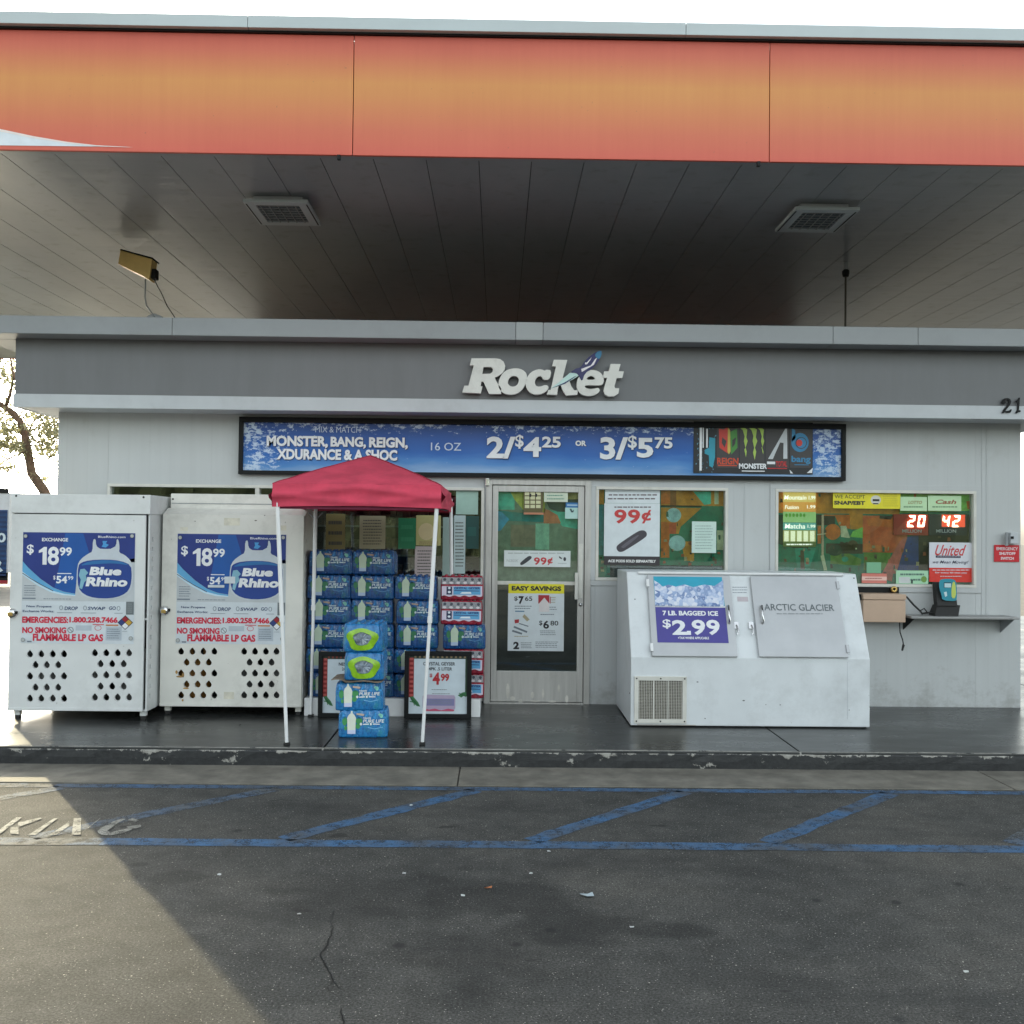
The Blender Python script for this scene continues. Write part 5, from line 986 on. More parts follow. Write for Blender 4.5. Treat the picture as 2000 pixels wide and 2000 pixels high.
        e.done(t, {'tape': ('tape_mark', mat('old_tape', (.70, .67, .56), .5, var=.12, scale=14)), 'rust': ('rust_stain', mat('rust', (.42, .24, .07), .8, var=.4, scale=40)), 'chip': ('chip', ink(90, 84, 76))})
    if tag_ == 2: q.rect('bd', 745, 700, 905, 800, 12); q.rect('bd', 500, 825, 745, 862, 12)
    q.done(t, {'bd': ('sign_sheet', ink(206, 214, 220)), 'nb': ('navy_print', ink(30, 52, 128)), 'mb': ('mid_blue_print', ink(16, 84, 162)), 'gy': ('grey_print', ink(190, 196, 200)), 'lb': ('sky_blue_swoosh', ink(96, 168, 214)), 'wl': ('pale_swoosh', ink(196, 222, 236)), 'dk': ('dark_print', ink(30, 40, 60)),
               't': ('small_print', ink(120, 132, 145)), 'tk': ('cylinder_picture', ink(196, 204, 212)), 'tb': ('cylinder_band', ink(26, 62, 140)), 'tb2': ('cylinder_band_shine', ink(40, 110, 170)), 'lm': ('rhino_emblem', ink(130, 180, 200)), 'w': ('white_lettering', ink(240, 242, 246)), 'w5': ('white_rule', ink(240, 242, 246)), 'w6': ('white_diamond', ink(240, 242, 246)), 'lb2': ('valve_picture', ink(70, 150, 210)), 'nl': ('navy_lettering', ink(50, 70, 110)),
               'gs': ('grey_mark', ink(110, 118, 122)), 't2': ('pale_print', ink(150, 156, 160)), 'r': ('red_lettering', ink(204, 34, 66)), 'bg': ('pale_panel', ink(180, 190, 200)), 'ol': ('orange_line', ink(190, 120, 70)), 'rd': ('red_diamond', ink(150, 26, 40)), 'yl': ('yellow_diamond', ink(200, 160, 60)), 'bl': ('blue_diamond', ink(40, 60, 120)), 'bt': ('bolt', ink(180, 184, 184)), 'dk2': ('bolt_rim', ink(110, 112, 110))})
    # gas cylinders on the lower shelf
    for i, x in enumerate((X0+.22, (X0+X1)/2, X1-.22)):
        sd_ = ('left', 'middle', 'right')[i]; cb_ = 'left' if top_kind == 1 else 'right'
        rusty = top_kind == 2 and i == 0
        tank(x, YF_+.30, z0+th, M_TANKO if rusty else M_TANK, ('rusty orange' if rusty else 'grey')+' gas cylinder, %s one behind the door holes of the %s propane cabinet' % (sd_, cb_))
    bx('added_shade_sheet', M_DARK, t, X0+th+.001, X1-th-.001, YF_+.47, YF_+.475, z0+th+.001, .979)  # dark sheet added behind the cylinders so the holes look shaded
    return t
c1 = (0, 930, 3.8647); c2 = (290, 930, 3.8629)
h1 = [(x, y) for y in (1345, 1512, 1680) for x in (225, 310, 397, 482)]+[(x, y) for y in (1427, 1597) for x in (267, 352, 438)]+[(x, y-8) for y in (1345, 1512, 1680) for x in (715, 801, 887, 973)]+[(x, y-8) for y in (1427, 1597) for x in (758, 845, 932)]
cabinet(1, -4.135, -2.968, 8.75, 'white propane exchange cabinet at the far left, nearest the sunlit corner', M_CAB, c1, {'latch': (95, 1035), 'p': (43, 1040, 263, 1257)}, h1, (75, 290, 1140, 1765), 1)
h2 = [(x, y) for y in (1325, 1490, 1655) for x in (245, 330, 413, 496)]+[(x, y) for y in (1407, 1573) for x in (287, 370, 454)]+[(x, y) for y in (1325, 1490, 1655) for x in (721, 803, 885, 965)]+[(x, y) for y in (1407, 1573) for x in (762, 844, 928)]
cabinet(2, -2.945, -1.70, 9.02, 'cream propane exchange cabinet partly behind the red tent, second from the left', M_CAB2, c2, {'latch': (125, 1015), 'p': (345, 1043, 558, 1258)}, h2, (85, 290, 1115, 1740), 2)
for x0, x1, y0, y1 in ((440, 470, 1014, 1027), (352, 366, 1031, 1037), (545, 558, 1028, 1036), (440, 455, 1350, 1362)):
    pass

# ================================================================ WATER PACKS
def film_pack(w, dp, h, nx_, ny_, M, root, handle=False):
    """shrink-wrapped case: bottle columns bulge through the film, shoulders and caps at the top"""
    prof = [(0, .93), (.012, 1.0), (.45*h, 1.0), (.50*h, .985), (.55*h, 1.0), (.68*h, 1.0), (.80*h, .975), (.92*h, .90), (h, .83)]
    ring = []; per = 6
    def side(n, L):
        return [((i+.5)/(n*per)-.5)*L for i in range(n*per)]
    for x in side(nx_, w): ring.append((x, -dp/2, 0, -1, (x/w+.5)*nx_))
    for y in side(ny_, dp): ring.append((w/2, y, 1, 0, (y/dp+.5)*ny_))
    for x in reversed(side(nx_, w)): ring.append((x, dp/2, 0, 1, (x/w+.5)*nx_))
    for y in reversed(side(ny_, dp)): ring.append((-w/2, y, -1, 0, (y/dp+.5)*ny_))
    m = MB(); n = len(ring); rnd = random.Random(3)
    for z, k in prof:
        amp = .009 if z < .7*h else .016
        for (x, y, nx1, ny1, ph) in ring:
            fr = abs((ph % 1)-.5)*2; d = -amp*fr**2.5; c = 1
            q = max(0, abs(x)/(w/2)+abs(y)/(dp/2)-1.78)*.06
            m.v.append(Vector((x*(1-(1-k)*.35)+nx1*d-math.copysign(q, x), y*(1-(1-k)*.45)+ny1*d-math.copysign(q, y)*.6, z+rnd.uniform(-.001, .001))))
    L = len(prof); m.f = [(i*n+j, i*n+(j+1) % n, (i+1)*n+(j+1) % n, (i+1)*n+j) for i in range(L-1) for j in range(n)]; m.sm = [True]*len(m.f)
    m.f += [tuple(range(n-1, -1, -1)), tuple((L-1)*n+j for j in range(n))]; m.sm += [False, False]
    m.build('wrapped_bottles', M, root)
    cp = MB()
    for i in range(nx_):
        for j in range(ny_): cp.lathe(((i+.5)/nx_*w*.9-w*.45, (j+.5)/ny_*dp*.86-dp*.43, h-.004), [(.016, 0), (.015, .012), (.006, .016), (0, .016)], 8)
    cp.build('bottle_caps', M, root)
PZ = Vector
def decal(root, w, dp, h, spec):
    """print on the pack's front: (part, material, shapes) with shapes in 0..1 of the front"""
    for nm, m, shapes in spec:
        b = MB()
        for sh_ in shapes:
            kind, lay = sh_[0], sh_[1]; yy = -dp/2-.0008*lay
            if kind == 'p':
                q = [((u-.5)*w, v*h) for u, v in sh_[2]]; ar = sum(q[i][0]*q[(i+1) % len(q)][1]-q[(i+1) % len(q)][0]*q[i][1] for i in range(len(q)))
                if ar < 0: q.reverse()
                b.add([(x, yy, z) for x, z in q], [tuple(range(len(q)))])
            elif kind == 't':
                st, u0, v0, u1, v1, bo, se = sh_[2:]; vs, fs = glyph(st, bo, se); b.add([((u0+(u1-u0)*a-.5)*w, yy, (v0+(v1-v0)*c)*h) for a, c in vs], fs)
        o = b.build(nm, m, root)
        if len(shapes) > 1 and nm in ('bottle_tops', 'bottle_feet', 'film_glints', 'leaf_print', 'cap_row', 'cap_shine', 'white_mark'): o['kind'] = 'stuff'
def ell_(cx, cy, rx, ry, n=14): return [(cx+rx*math.cos(6.2832*i/n), cy+ry*math.sin(6.2832*i/n)) for i in range(n)]
def blue_pack(name, M, bright):
    root = thing(name, 'x', 'water pack', (0, 0, 0)); w, dp, h = .385, .27, .208
    film_pack(w, dp, h, 6, 4, M, root)
    k = 1.0 if bright else .8
    wh = ink(235, 240, 240) if bright else ink(190, 205, 212)
    gr = ink(70, 150, 90) if bright else ink(44, 110, 74); bt = ink(222, 228, 214) if bright else ink(176, 192, 172)
    bott = [(.19, .14), (.35, .14), (.352, .55), (.36, .72), (.33, .82), (.29, .90), (.285, .98), (.255, .98), (.25, .90), (.205, .82), (.18, .72), (.185, .55)]
    tops = []
    for i in range(6):
        c = (i+.5)/6; tops += [('p', 1, [(c-.05, .70), (c+.05, .70), (c+.045, .80), (c+.018, .90), (c+.018, .965), (c-.018, .965), (c-.018, .90), (c-.045, .80)])]
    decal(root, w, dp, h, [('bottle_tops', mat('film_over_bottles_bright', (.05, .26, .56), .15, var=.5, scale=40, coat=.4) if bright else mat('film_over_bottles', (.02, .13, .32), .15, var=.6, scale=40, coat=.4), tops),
                           ('film_glints', mat('film_glints', (.45, .60, .72), .2, var=.3), [('p', 1.5, [(u, v), (u+du, v+dv), (u+du*1.2, v+dv+.02)]) for u, v, du, dv in ((.05, .93, .04, .03), (.13, .88, -.03, .06), (.44, .96, .05, -.03), (.62, .92, .02, .05), (.79, .95, .04, -.02), (.95, .9, -.02, .07), (.07, .24, .02, .10), (.42, .2, .015, .12), (.6, .18, .012, .1), (.92, .2, .015, .14), (.77, .12, .01, .1))])])  # pale slivers painted on as glints of the film
    decal(root, w, dp, h, [('leaf_print', gr, [('p', 1, ell_(.13, .6, .05, .16)), ('p', 1, ell_(.42, .62, .07, .13)), ('p', 1, ell_(.40, .42, .05, .1)), ('p', 1, ell_(.15, .35, .03, .08))]),
                           ('bottle_picture', bt, [('p', 2, bott)]), ('bottle_base_picture', ink(205, 212, 240) if bright else ink(160, 178, 205), [('p', 3, [(.19, .14), (.35, .14), (.352, .28), (.188, .28)])]),
                           ('ribbon_print', ink(196, 176, 158) if bright else ink(150, 130, 118), [('p', 2, [(.37, .84), (.50, .80), (.53, .84), (.50, .88), (.37, .90)])]),
                           ('heart_print', ink(140, 215, 200) if bright else ink(110, 170, 160), [('p', 2, ell_(.87, .80, .035, .08)), ('p', 2, ell_(.84, .84, .03, .05))]),
                           ('pack_lettering', wh, [('t', 2, 'Nestle', .50, .69, .66, .76, .02, .3), ('t', 2, 'PURE LIFE', .50, .55, .93, .67, .02, .15), ('p', 2, ell_(.46, .50, .025, .05)), ('p', 2, ell_(.66, .50, .02, .045)), ('p', 2, [(.50, .47), (.62, .48), (.62, .52), (.50, .51)]), ('p', 2, [(.70, .48), (.84, .48), (.84, .51), (.70, .52)])]),
                           ('pale_arc', ink(110, 180, 220) if bright else ink(60, 120, 165), [('p', 2, [(.60, .36), (.74, .31), (.90, .37), (.90, .40), (.74, .34), (.60, .39)])])])
    return root
def red_pack():
    root = thing('red_water_pack', 'x', 'water pack', (0, 0, 0)); w, dp, h = .375, .26, .212
    film_pack(w, dp, h, 6, 4, M_PACKR, root)
    pts = [(.03, .16)]+[(.03+.94*i/24, .16+.03*math.sin(i*6.2832/6)) for i in range(25)]+[(.97, .58), (.03, .58)]
    decal(root, w, dp, h, [('clear_top', M_PACKC, [('p', 1, [(.02, .66), (.98, .66), (.97, .95), (.03, .95)]), ]), ('cap_row', ink(60, 66, 80), [('p', 2, ell_(.1+.16*i, .86, .035, .06)) for i in range(6)]), ('cap_shine', ink(214, 206, 212), [('p', 3, ell_(.09+.16*i, .72, .045, .05)) for i in range(6)]),  # pale ovals paint a shine below the caps
                           ('label', ink(206, 196, 214), [('p', 2, pts)]), ('label_panel', ink(90, 160, 205), [('p', 3, [(.30, .22), (.93, .22), (.93, .56), (.30, .56)])]), ('label_end', ink(30, 44, 80), [('p', 3, [(.14, .22), (.27, .22), (.27, .56), (.14, .56)])]),
                           ('dark_lettering', ink(30, 50, 110), [('t', 4, 'CRYSTAL', .32, .45, .62, .54, .04, 0), ('t', 4, 'GEYSER', .65, .45, .92, .54, .04, 0), ('p', 4, [(.32, .38), (.90, .36), (.90, .39), (.32, .41)])]),
                           ('white_mark', ink(226, 232, 240), [('p', 4, ell_(.205, .50, .03, .05)), ('p', 4, ell_(.205, .33, .035, .05)), ('p', 4, [(.45, .26), (.72, .26), (.70, .34), (.5, .33)])])])
    return root
ORD = ['top', 'second from the top', 'third from the top', 'fourth from the top', 'fifth from the top', 'bottom']
pr = blue_pack('water_pack', M_PACKB, False); used = [False]
rp = red_pack(); usedr = [False]
def put(proto, flag, x, y, z, rz, lab, grp):
    o = proto if not flag[0] else copy_tree(proto); flag[0] = True
    o.location = (x+random.uniform(-.007, .007), y+random.uniform(-.008, .006), z); o.rotation_euler = (random.uniform(-.006, .006), random.uniform(-.012, .012), rz+random.uniform(-.03, .03)); o.scale = (random.uniform(.97, 1.02), 1, random.uniform(.985, 1.035)); o['label'] = lab; o['group'] = grp; WL[o.name] = Vector((x, y, z)); return o
YQ = 9.09; z0 = W(600, 1361, YQ).z; LH = .2165
colx = [W(641, 1200, YQ).x, W(727, 1200, YQ).x, W(813, 1200, YQ).x, W(903, 1200, YQ).x]; cn = ['leftmost', 'second', 'third']
for c, nl in ((0, 6), (1, 6), (2, 5)):
    for i in range(nl):
        put(pr, used, colx[c]+random.uniform(-.008, .008), YQ+.135+random.uniform(0, .012), z0+LH*(nl-1-i), random.uniform(-.02, .02), 'blue wrapped water pack, %s of the %s column by the store wall' % (ORD[i].replace('from the top', 'from top') if i < nl-1 else 'bottom', cn[c]), 'blue water packs stacked by the wall')
put(pr, used, colx[3]+.012, YQ+.14, z0+LH*2, .01, 'blue wrapped water pack between the red packs beside the door', 'blue water packs stacked by the wall')
for i, (k, lab) in enumerate(((4, 'red wrapped water pack, topmost beside the door'), (3, 'red wrapped water pack just above the blue one beside the door'), (1, 'red wrapped water pack just below the blue one, behind the price sign'), (0, 'red wrapped water pack at the bottom, on the white base beside the door'))):
    put(rp, usedr, colx[3]+(-.012 if i < 2 else .012), YQ+.135, z0+LH*k, random.uniform(-.02, .02), lab, 'red water packs beside the door')
# front stack: two cases facing out, a strip of cardboard, two cases end on
pf = blue_pack('water_pack', M_PACKF, True); usedf = [False]
YFS = 8.10; xa = W(705, 1400, YFS).x
put(pf, usedf, xa+.005, YFS+.135, ZW+.002, .05, 'bright blue water pack at the bottom of the small front stack', 'water packs in the small front stack')
put(pf, usedf, xa-.028, YFS+.14, ZW+.214, .02, 'bright blue water pack second from the ground in the small front stack', 'water packs in the small front stack')
def end_pack(lab, x, y, z, rz):
    root = thing('water_pack', lab, 'water pack', (0, 0, 0), 'water packs in the small front stack'); w, dp, h = .315, .39, .218
    film_pack(w, dp, h, 4, 6, M_PACKF, root); b = MB(); b2 = MB(); yy = -dp/2
    n = 28; out = []; inn = []; ins = []
    for i in range(n):
        a = 6.2832*i/n; r = 1+.06*math.sin(3*a+.5)+.05*math.sin(5*a); ou = (abs(math.cos(a))**.9*math.copysign(1, math.cos(a))*.122*r, .10+abs(math.sin(a))**.95*math.copysign(1, math.sin(a))*.088*r)
        out.append((ou[0], yy-.004, ou[1])); iu = (math.cos(a)*.07*r, .105+math.sin(a)*.052*r); inn.append((iu[0], yy-.012, iu[1])); ins.append((iu[0]*.98, yy-.003, .105+(iu[1]-.105)*.98))
    b.add(out+inn, [(i, (i+1) % n, n+(i+1) % n, n+i) for i in range(n)], True); b.build('green_end_print', mat('lime_print', sc(140, 190, 40), .25, var=.2, scale=14, bmp=.4, bscale=30, coat=.3), root)
    b2.add(ins, [tuple(range(n-1, -1, -1))][:1]); b2.f[-1] = tuple(range(n)); b2.build('gathered_film', mat('gathered_clear_film', (.22, .27, .34), .15, var=.7, scale=30, bmp=1, bscale=40, coat=.6), root)
    g = MB()
    for i in range(9):
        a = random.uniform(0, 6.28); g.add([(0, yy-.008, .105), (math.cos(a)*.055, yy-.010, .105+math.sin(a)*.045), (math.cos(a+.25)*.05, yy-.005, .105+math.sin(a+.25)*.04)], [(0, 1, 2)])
    g.build('film_fold', mat('film_glint', (.34, .40, .45), .2), root); WL[root.name] = Vector((x, y, z)); root.location = (x, y, z); root.rotation_euler = (0, 0, rz); return root  # pale wedges: film folds with their glint painted in
zc2 = ZW+.214+.226
end_pack('water pack turned end on, lime green ring, lower of two in the front stack', xa+.012, YFS+.2, zc2+.012, 0.02)
end_pack('water pack turned end on with a lime green ring, topmost of the front stack', xa+.005, YFS+.2, zc2+.012+.222, -.02)
cb = MB(); n = 14
for i in range(n+1):
    x = xa-.235+.40*i/n; zz = zc2+.002+.006*math.sin(i*.9)+(.010 if i < 4 else 0)
    for y in (YFS-.02+.012*math.sin(i*1.3), YFS+.28): cb.v += [Vector((x, y, zz)), Vector((x, y, zz+.006))]
for i in range(n):
    o = i*4; cb.f += [(o, o+4, o+5, o+1), (o+1, o+5, o+7, o+3), (o+2, o+3, o+7, o+6), (o, o+2, o+6, o+4)]
cb.f += [(0, 1, 3, 2), (n*4, n*4+2, n*4+3, n*4+1)]; cb.sm = [False]*len(cb.f)
tag(cb.build('cardboard_sheet', mat('cardboard', (.20, .155, .11), .85, var=.3, scale=12), None, at=(xa, YFS, zc2)), 'bent brown cardboard strip lying between the packs of the front stack', 'cardboard')
# white display base
bs = thing('white_platform', 'low white box base carrying the stacked water packs', 'display base', (-.93, YQ, ZW))
bx('box', M_WHITEM, bs, W(594, 1380, 9.05).x, W(795, 1380, 9.05).x, 9.05, 9.66, ZW, z0-.003, .006); bx('box', M_WHITEM, bs, W(797, 1380, 9.05).x, W(938, 1380, 9.05).x, 9.05, 9.66, ZW, z0-.003, .006)
# ================================================================ PRICE FRAMES
def price_frame(lab, px0, py0, px1, py1, Yf, kind):
    s = Sheet(Yf); a, b_, c, d_ = s.rr(px0, py0, px1, py1); b_ = ZW+.002
    t = thing('price_sign', lab, 'sign', ((a+c)/2, Yf, ZW), 'black framed price signs in front of the water'); f = .038; m = MB()
    for q in ((a, c, d_-f, d_), (a, c, b_, b_+f), (a, a+f, b_+f, d_-f), (c-f, c, b_+f, d_-f)): m.box(q[0], q[1], Yf-.02, Yf+.012, q[2], q[3], .003)
    m.build('frame', M_BLACK, t); bx('back_board', M_BLACK, t, a+f, c-f, Yf+.004, Yf+.008, b_+f, d_-f)
    q = Sheet(Yf); W_, H_ = c-a-2*f, d_-b_-2*f; q.uv = lambda x, y: (a+f+W_*x, b_+f+H_*(1-y)); q.Y = Yf+.003
    q.rect('w', 0, 0, 1, 1, 0)
    q.rect('pl', 0, 0, .085, .72, 1); q.rect('tp', 0, 0, 1, .055, 1.2)
    for i in range(9): q.rect('pk', .01, .04+i*.078, .075, .08+i*.078, 2)
    for i in range(12): q.rect('pg', .09+i*.077, .008, .125+i*.077, .04, 2)
    if kind == 2: q.rect('gb', .965, .05, 1, .7, 1)
    q.poly('g1', [(.02, .72), (.07, .70), (.16, .80), (.20, .88), (.14, .87), (.06, .80)], 1.5); q.line('g2', [(.03, .73), (.17, .86)], .012, 2); q.line('g1', [(.06, .70), (.1, .86)], .015, 2); q.line('g1', [(.02, .79), (.16, .82)], .015, 2)
    if kind == 2:
        q.text('k', 'CRYSTAL GEYSER', .24, .11, .79, .17, .02, 0, 2); q.text('k', '24PK .5 LITER', .30, .20, .74, .255, .02, 0, 2)
        q.text('r', '$', .355, .31, .40, .38, .02, 0, 2); q.text('r', '4', .405, .29, .53, .50, .04, 0, 2); q.text('r', '99', .545, .31, .69, .44, .04, 0, 2)
        q.small('t', .39, .57, .66, .60, 1); q.small('t', .39, .64, .72, .67, 1)
        q.poly('pp', [(.24, .70), (.27, .67), (.78, .68), (.80, .72), (.80, .90), (.77, .94), (.26, .94), (.24, .90)], 1.5); q.rect('pd', .30, .74, .78, .86, 2); q.small('t', .32, .76, .76, .84, 3, 3)
        q.poly('pr', [(.25, .90), (.35, .93), (.45, .91), (.56, .94), (.68, .91), (.79, .93), (.77, .955), (.27, .955)], 2.5)
        q.poly('g1', [(.84, .68), (.92, .63), (.98, .62), (.99, .70), (.94, .69), (.90, .72)], 2); q.line('g1', [(.86, .64), (.98, .70)], .014, 2)
    else:
        q.text('k', 'NESTLE PURE LIFE', .30, .11, .90, .17, .02, 0, 2); q.text('k', '24PK .5 LITER', .36, .20, .80, .255, .02, 0, 2); q.text('r', '4', .43, .29, .55, .50, .04, 0, 2); q.text('r', '99', .57, .31, .71, .44, .04, 0, 2); q.rect('pd', .34, .70, .82, .92, 2)
    q.done(t, {'w': ('sheet', ink(200, 212, 220)), 'pl': ('red_plaid_border', ink(130, 28, 30)), 'pk': ('plaid_check', ink(186, 84, 80)), 'tp': ('dark_border', ink(40, 52, 40)), 'pg': ('border_check', ink(150, 130, 100) if kind == 2 else ink(150, 70, 60)), 'gb': ('green_border', ink(40, 66, 50)), 'g1': ('pine_sprig_print', ink(60, 120, 76)), 'g2': ('sprig_stem', ink(40, 84, 60)),
               'k': ('lettering', ink(60, 66, 72)), 'r': ('price_lettering', ink(176, 40, 48)), 't': ('small_print', ink(130, 134, 142)), 'pp': ('pack_picture', ink(176, 160, 186)), 'pd': ('pack_picture_label', ink(130, 128, 170)), 'pr': ('pack_picture_base', ink(190, 80, 110))})
price_frame('black framed price sign half hidden behind the front water stack', 622, 1273, 741, 1398, 8.98, 1)
price_frame('black framed Crystal Geyser price sign with red 4.99, right of the front stack', 790, 1272, 921, 1398, 8.98, 2)

# ================================================================ RED DISPLAY TENT
tent = thing('display_tent', 'small raspberry red pop-up tent over the water packs', 'tent', (-1.07, 8.6, ZW))
TX0, TX1, TY0, TY1 = W(532, 970, 7.85).x, W(862, 970, 7.85).x, 7.85, 9.46
ztop = W(697, 945, 7.85).z-.005; zbot = W(697, 992, 7.85).z; zpk = W(741, 890, 8.65).z; XC = (TX0+TX1)/2; YC_ = (TY0+TY1)/2; HX = (TX1-TX0)/2; HY = (TY1-TY0)/2
m = MB(); n = 48
def noise3(x, y): return math.sin(x*9.1+y*3.3)*math.sin(y*7.7-x*2.1)
for i in range(n+1):
    for j in range(n+1):
        u = -1+2*i/n; v = -1+2*j/n; k = max(abs(u), abs(v)); r = 1-k
        zz = ztop+(zpk-ztop)*(r**.93) - .022*math.cos(min(abs(u), abs(v))/max(k, .01)*1.57)*math.sin(min(1, k)*2.9)*(1 if k > .2 else k/.2)*0 + .004*noise3(u*1.7, v*1.7)*k
        m.v.append(Vector((XC+u*HX, YC_+v*HY, zz)))
m.f = [(i*(n+1)+j, (i+1)*(n+1)+j, (i+1)*(n+1)+j+1, i*(n+1)+j+1) for i in range(n) for j in range(n)]; m.sm = [True]*len(m.f)
m.build('roof_cloth', M_TENT, tent)
for u_, v_ in ((-1, -1), (1, -1), (1, 1), (-1, 1)):
    P_ = [(XC+u_*HX*k, YC_+v_*HY*k, ztop+(zpk-ztop)*((1-k)**.93)+.004*noise3(u_*k*1.7, v_*k*1.7)*k+.001) for k in [i/16 for i in range(17)]]
    MB().tube(P_, .0045, 6).build('ridge_seam', mat('tent_seam', sc(150, 36, 60), .8), tent)
for u_ in (-.02, .98):
    pass
def valance(p0, p1, nrm):
    b = MB(); n = 44; rows = 9; P0, P1, nn = Vector(p0), Vector(p1), Vector(nrm)
    for i in range(n+1):
        u = i/n
        for j in range(rows):
            v = j/(rows-1); zz = ztop+.002-(ztop-zbot)*v+(.012*math.sin(u*3.14)*v)
            # folds run slantwise from the corners to the middle of the hem
            d = .022*math.exp(-((v-(.15+.55*abs(u-.5)*1.5))/.12)**2)+.016*math.exp(-((v-(.9-.5*abs(u-.55)*1.6))/.10)**2)+.004*math.sin(u*23+v*5)*v
            p = P0.lerp(P1, u); b.v.append(Vector((p.x, p.y, zz))+nn*(d+.001))
    b.f = [(i*rows+j, i*rows+j+1, (i+1)*rows+j+1, (i+1)*rows+j) for i in range(n) for j in range(rows-1)]; b.sm = [True]*len(b.f); b.build('valance', M_TENT, tent)
valance((TX0, TY0, 0), (TX1, TY0, 0), (0, -1, 0)); valance((TX1, TY0, 0), (TX1, TY1, 0), (1, 0, 0)); valance((TX1, TY1, 0), (TX0, TY1, 0), (0, 1, 0)); valance((TX0, TY1, 0), (TX0, TY0, 0), (-1, 0, 0))
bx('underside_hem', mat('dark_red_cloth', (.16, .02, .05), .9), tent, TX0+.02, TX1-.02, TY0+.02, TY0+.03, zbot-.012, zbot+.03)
def leg(xt, yt, xb, yb):
    a = Vector((xt, yt, ztop-.05)); b = Vector((xb, yb, ZW+.02)); mid = a.lerp(b, .52); L = MB()
    d = (b-a)
    L.tube([a, mid], .0165, 10); L.tube([mid-d*.01, b], .0135, 10); L.tube([mid-d*.02, mid+d*.005], .0195, 10); o = L.build('leg', M_WHITEM, tent)
    MB().box(xb-.022, xb+.022, yb-.022, yb+.022, ZW, ZW+.018, .003).build('foot', M_RUB, o)
fa = G(560, 1455, ZW); fb = G(825, 1454, ZW)
leg(TX0+.03, TY0+.02, fa.x, fa.y); leg(TX1-.03, TY0+.02, fb.x, fb.y); leg(-1.60, 9.0, -1.62, 9.02); leg(TX1+.0, TY1-.04, -.40, 9.48)
tr = MB()
for (p, q) in (((TX0+.03, TY0+.04, zbot+.02), (XC, TY0+.04, zbot+.14)), ((XC, TY0+.04, zbot+.14), (TX1-.03, TY0+.04, zbot+.02)), ((TX0+.03, TY1-.04, zbot+.02), (XC, TY1-.04, zbot+.14)), ((XC, TY1-.04, zbot+.14), (TX1-.03, TY1-.04, zbot+.02)), ((-1.66, 9.0, zbot-.02), (-1.60, 9.0, zbot-.08)), ((-1.54, 9.0, zbot-.02), (-1.60, 9.0, zbot-.08))): tr.tube([p, q], .006, 6)
tr.build('truss', M_COPE, tent)

# ================================================================ ICE MERCHANDISER
ice = thing('ice_merchandiser', 'white slant-front bagged ice freezer with two steel doors before the windows', 'ice freezer', (2.14, 9.1, ZW))
IX0, IX1, IY0, IYT, IYB = 1.135, 3.165, 8.66, 9.01, 9.70; IZ0, IZ1, IZ2 = ZW+.012, .715, 1.425
prof = [(IY0, IZ0), (IY0, IZ1), (IYT, IZ2), (IYB, IZ2), (IYB, IZ0)]
bd = MB(); bd.prism([(IX0, y, z) for y, z in prof], (IX1-IX0, 0, 0)); body = bd.build('body', M_ICEW, ice)
mod = body.modifiers.new('bevel', 'BEVEL'); mod.width = .008; mod.segments = 2
bx('plinth', M_BLACK, ice, IX0+.02, IX1-.02, IY0+.03, IYB-.02, ZW, IZ0)
P0 = Vector((0, IY0, IZ1)); sd = Vector((0, IYT-IY0, IZ2-IZ1)); Ls = sd.length; sd.normalize(); nr = Vector((0, -sd.z, sd.y))
def slab_(mb, u0, u1, v0, v1, d0, d1):
    c = [P0+Vector((u, 0, 0))+sd*v+nr*d0 for u, v in ((u0, v0), (u1, v0), (u1, v1), (u0, v1))]; mb.prism(c, nr*(d1-d0))
sl_ = Sheet(crop=(1180, 1100, 3.578), slope=(P0+nr*.032, sd, nr))
def idoor(rect, hx, side):
    a, b_, c, d_ = sl_.rr(*rect); m = MB(); slab_(m, a, c, b_, d_, .012, .030); o = m.build('door', M_STEEL, ice); mod = o.modifiers.new('bevel', 'BEVEL'); mod.width = .004; mod.segments = 2
    g = MB(); slab_(g, a+.01, c-.01, b_+.01, d_-.01, .0005, .0115); g.build('gasket', M_RUB, o)
    u, v0 = sl_.uv(hx, 420); _, v1 = sl_.uv(hx, 300); q = lambda v, d: P0+Vector((u, 0, 0))+sd*v+nr*d
    MB().tube([q(v0, .03), q(v0+.01, .065), q((v0+v1)/2, .07), q(v1-.01, .065), q(v1, .03)], .010, 8).build('handle', M_CHROME, o)
    for vv in ((b_+.03, b_+.12), (d_-.13, d_-.04)):
        h = MB(); e = a if side < 0 else c; slab_(h, e-.012, e+.012, vv[0]+.01, vv[1]-.01, .0305, .042); h.build('hinge', M_WHITEM if side < 0 else M_STEEL, o)
    return o
idoor((318, 80, 905, 650), 874, -1); idoor((1052, 90, 1665, 655), 1108, 1)
tp = MB(); a_, z_ = sl_.uv(230, 60)[0], IZ2-.012; tp.tube([(W(1246, 1119, IYT).x, IYT-.015, IZ2-.008), (W(1645, 1119, IYT).x, IYT-.015, IZ2-.008)], .014, 10); tp.build('top_rail', M_WHITEM, ice)
for px in (925, 1030):
    u, v = sl_.uv(px, 430); l = MB(); c0_ = P0+Vector((u, 0, 0))+sd*v+nr*.002
    l.prism([c0_+Vector((-.02, 0, 0))+sd*-.03, c0_+Vector((.02, 0, 0))+sd*-.03, c0_+Vector((.02, 0, 0))+sd*.03, c0_+Vector((-.02, 0, 0))+sd*.03], nr*.02); l.tube([c0_+nr*.02, c0_+nr*.035-sd*.05+Vector((.01, 0, 0)), c0_+nr*.03-sd*.09], .008, 6); l.build('lock', M_CHROME, ice)
sl_.done(ice, {})
s = Sheet(crop=(1180, 1100, 3.578), slope=(P0+nr*.031, sd, nr))
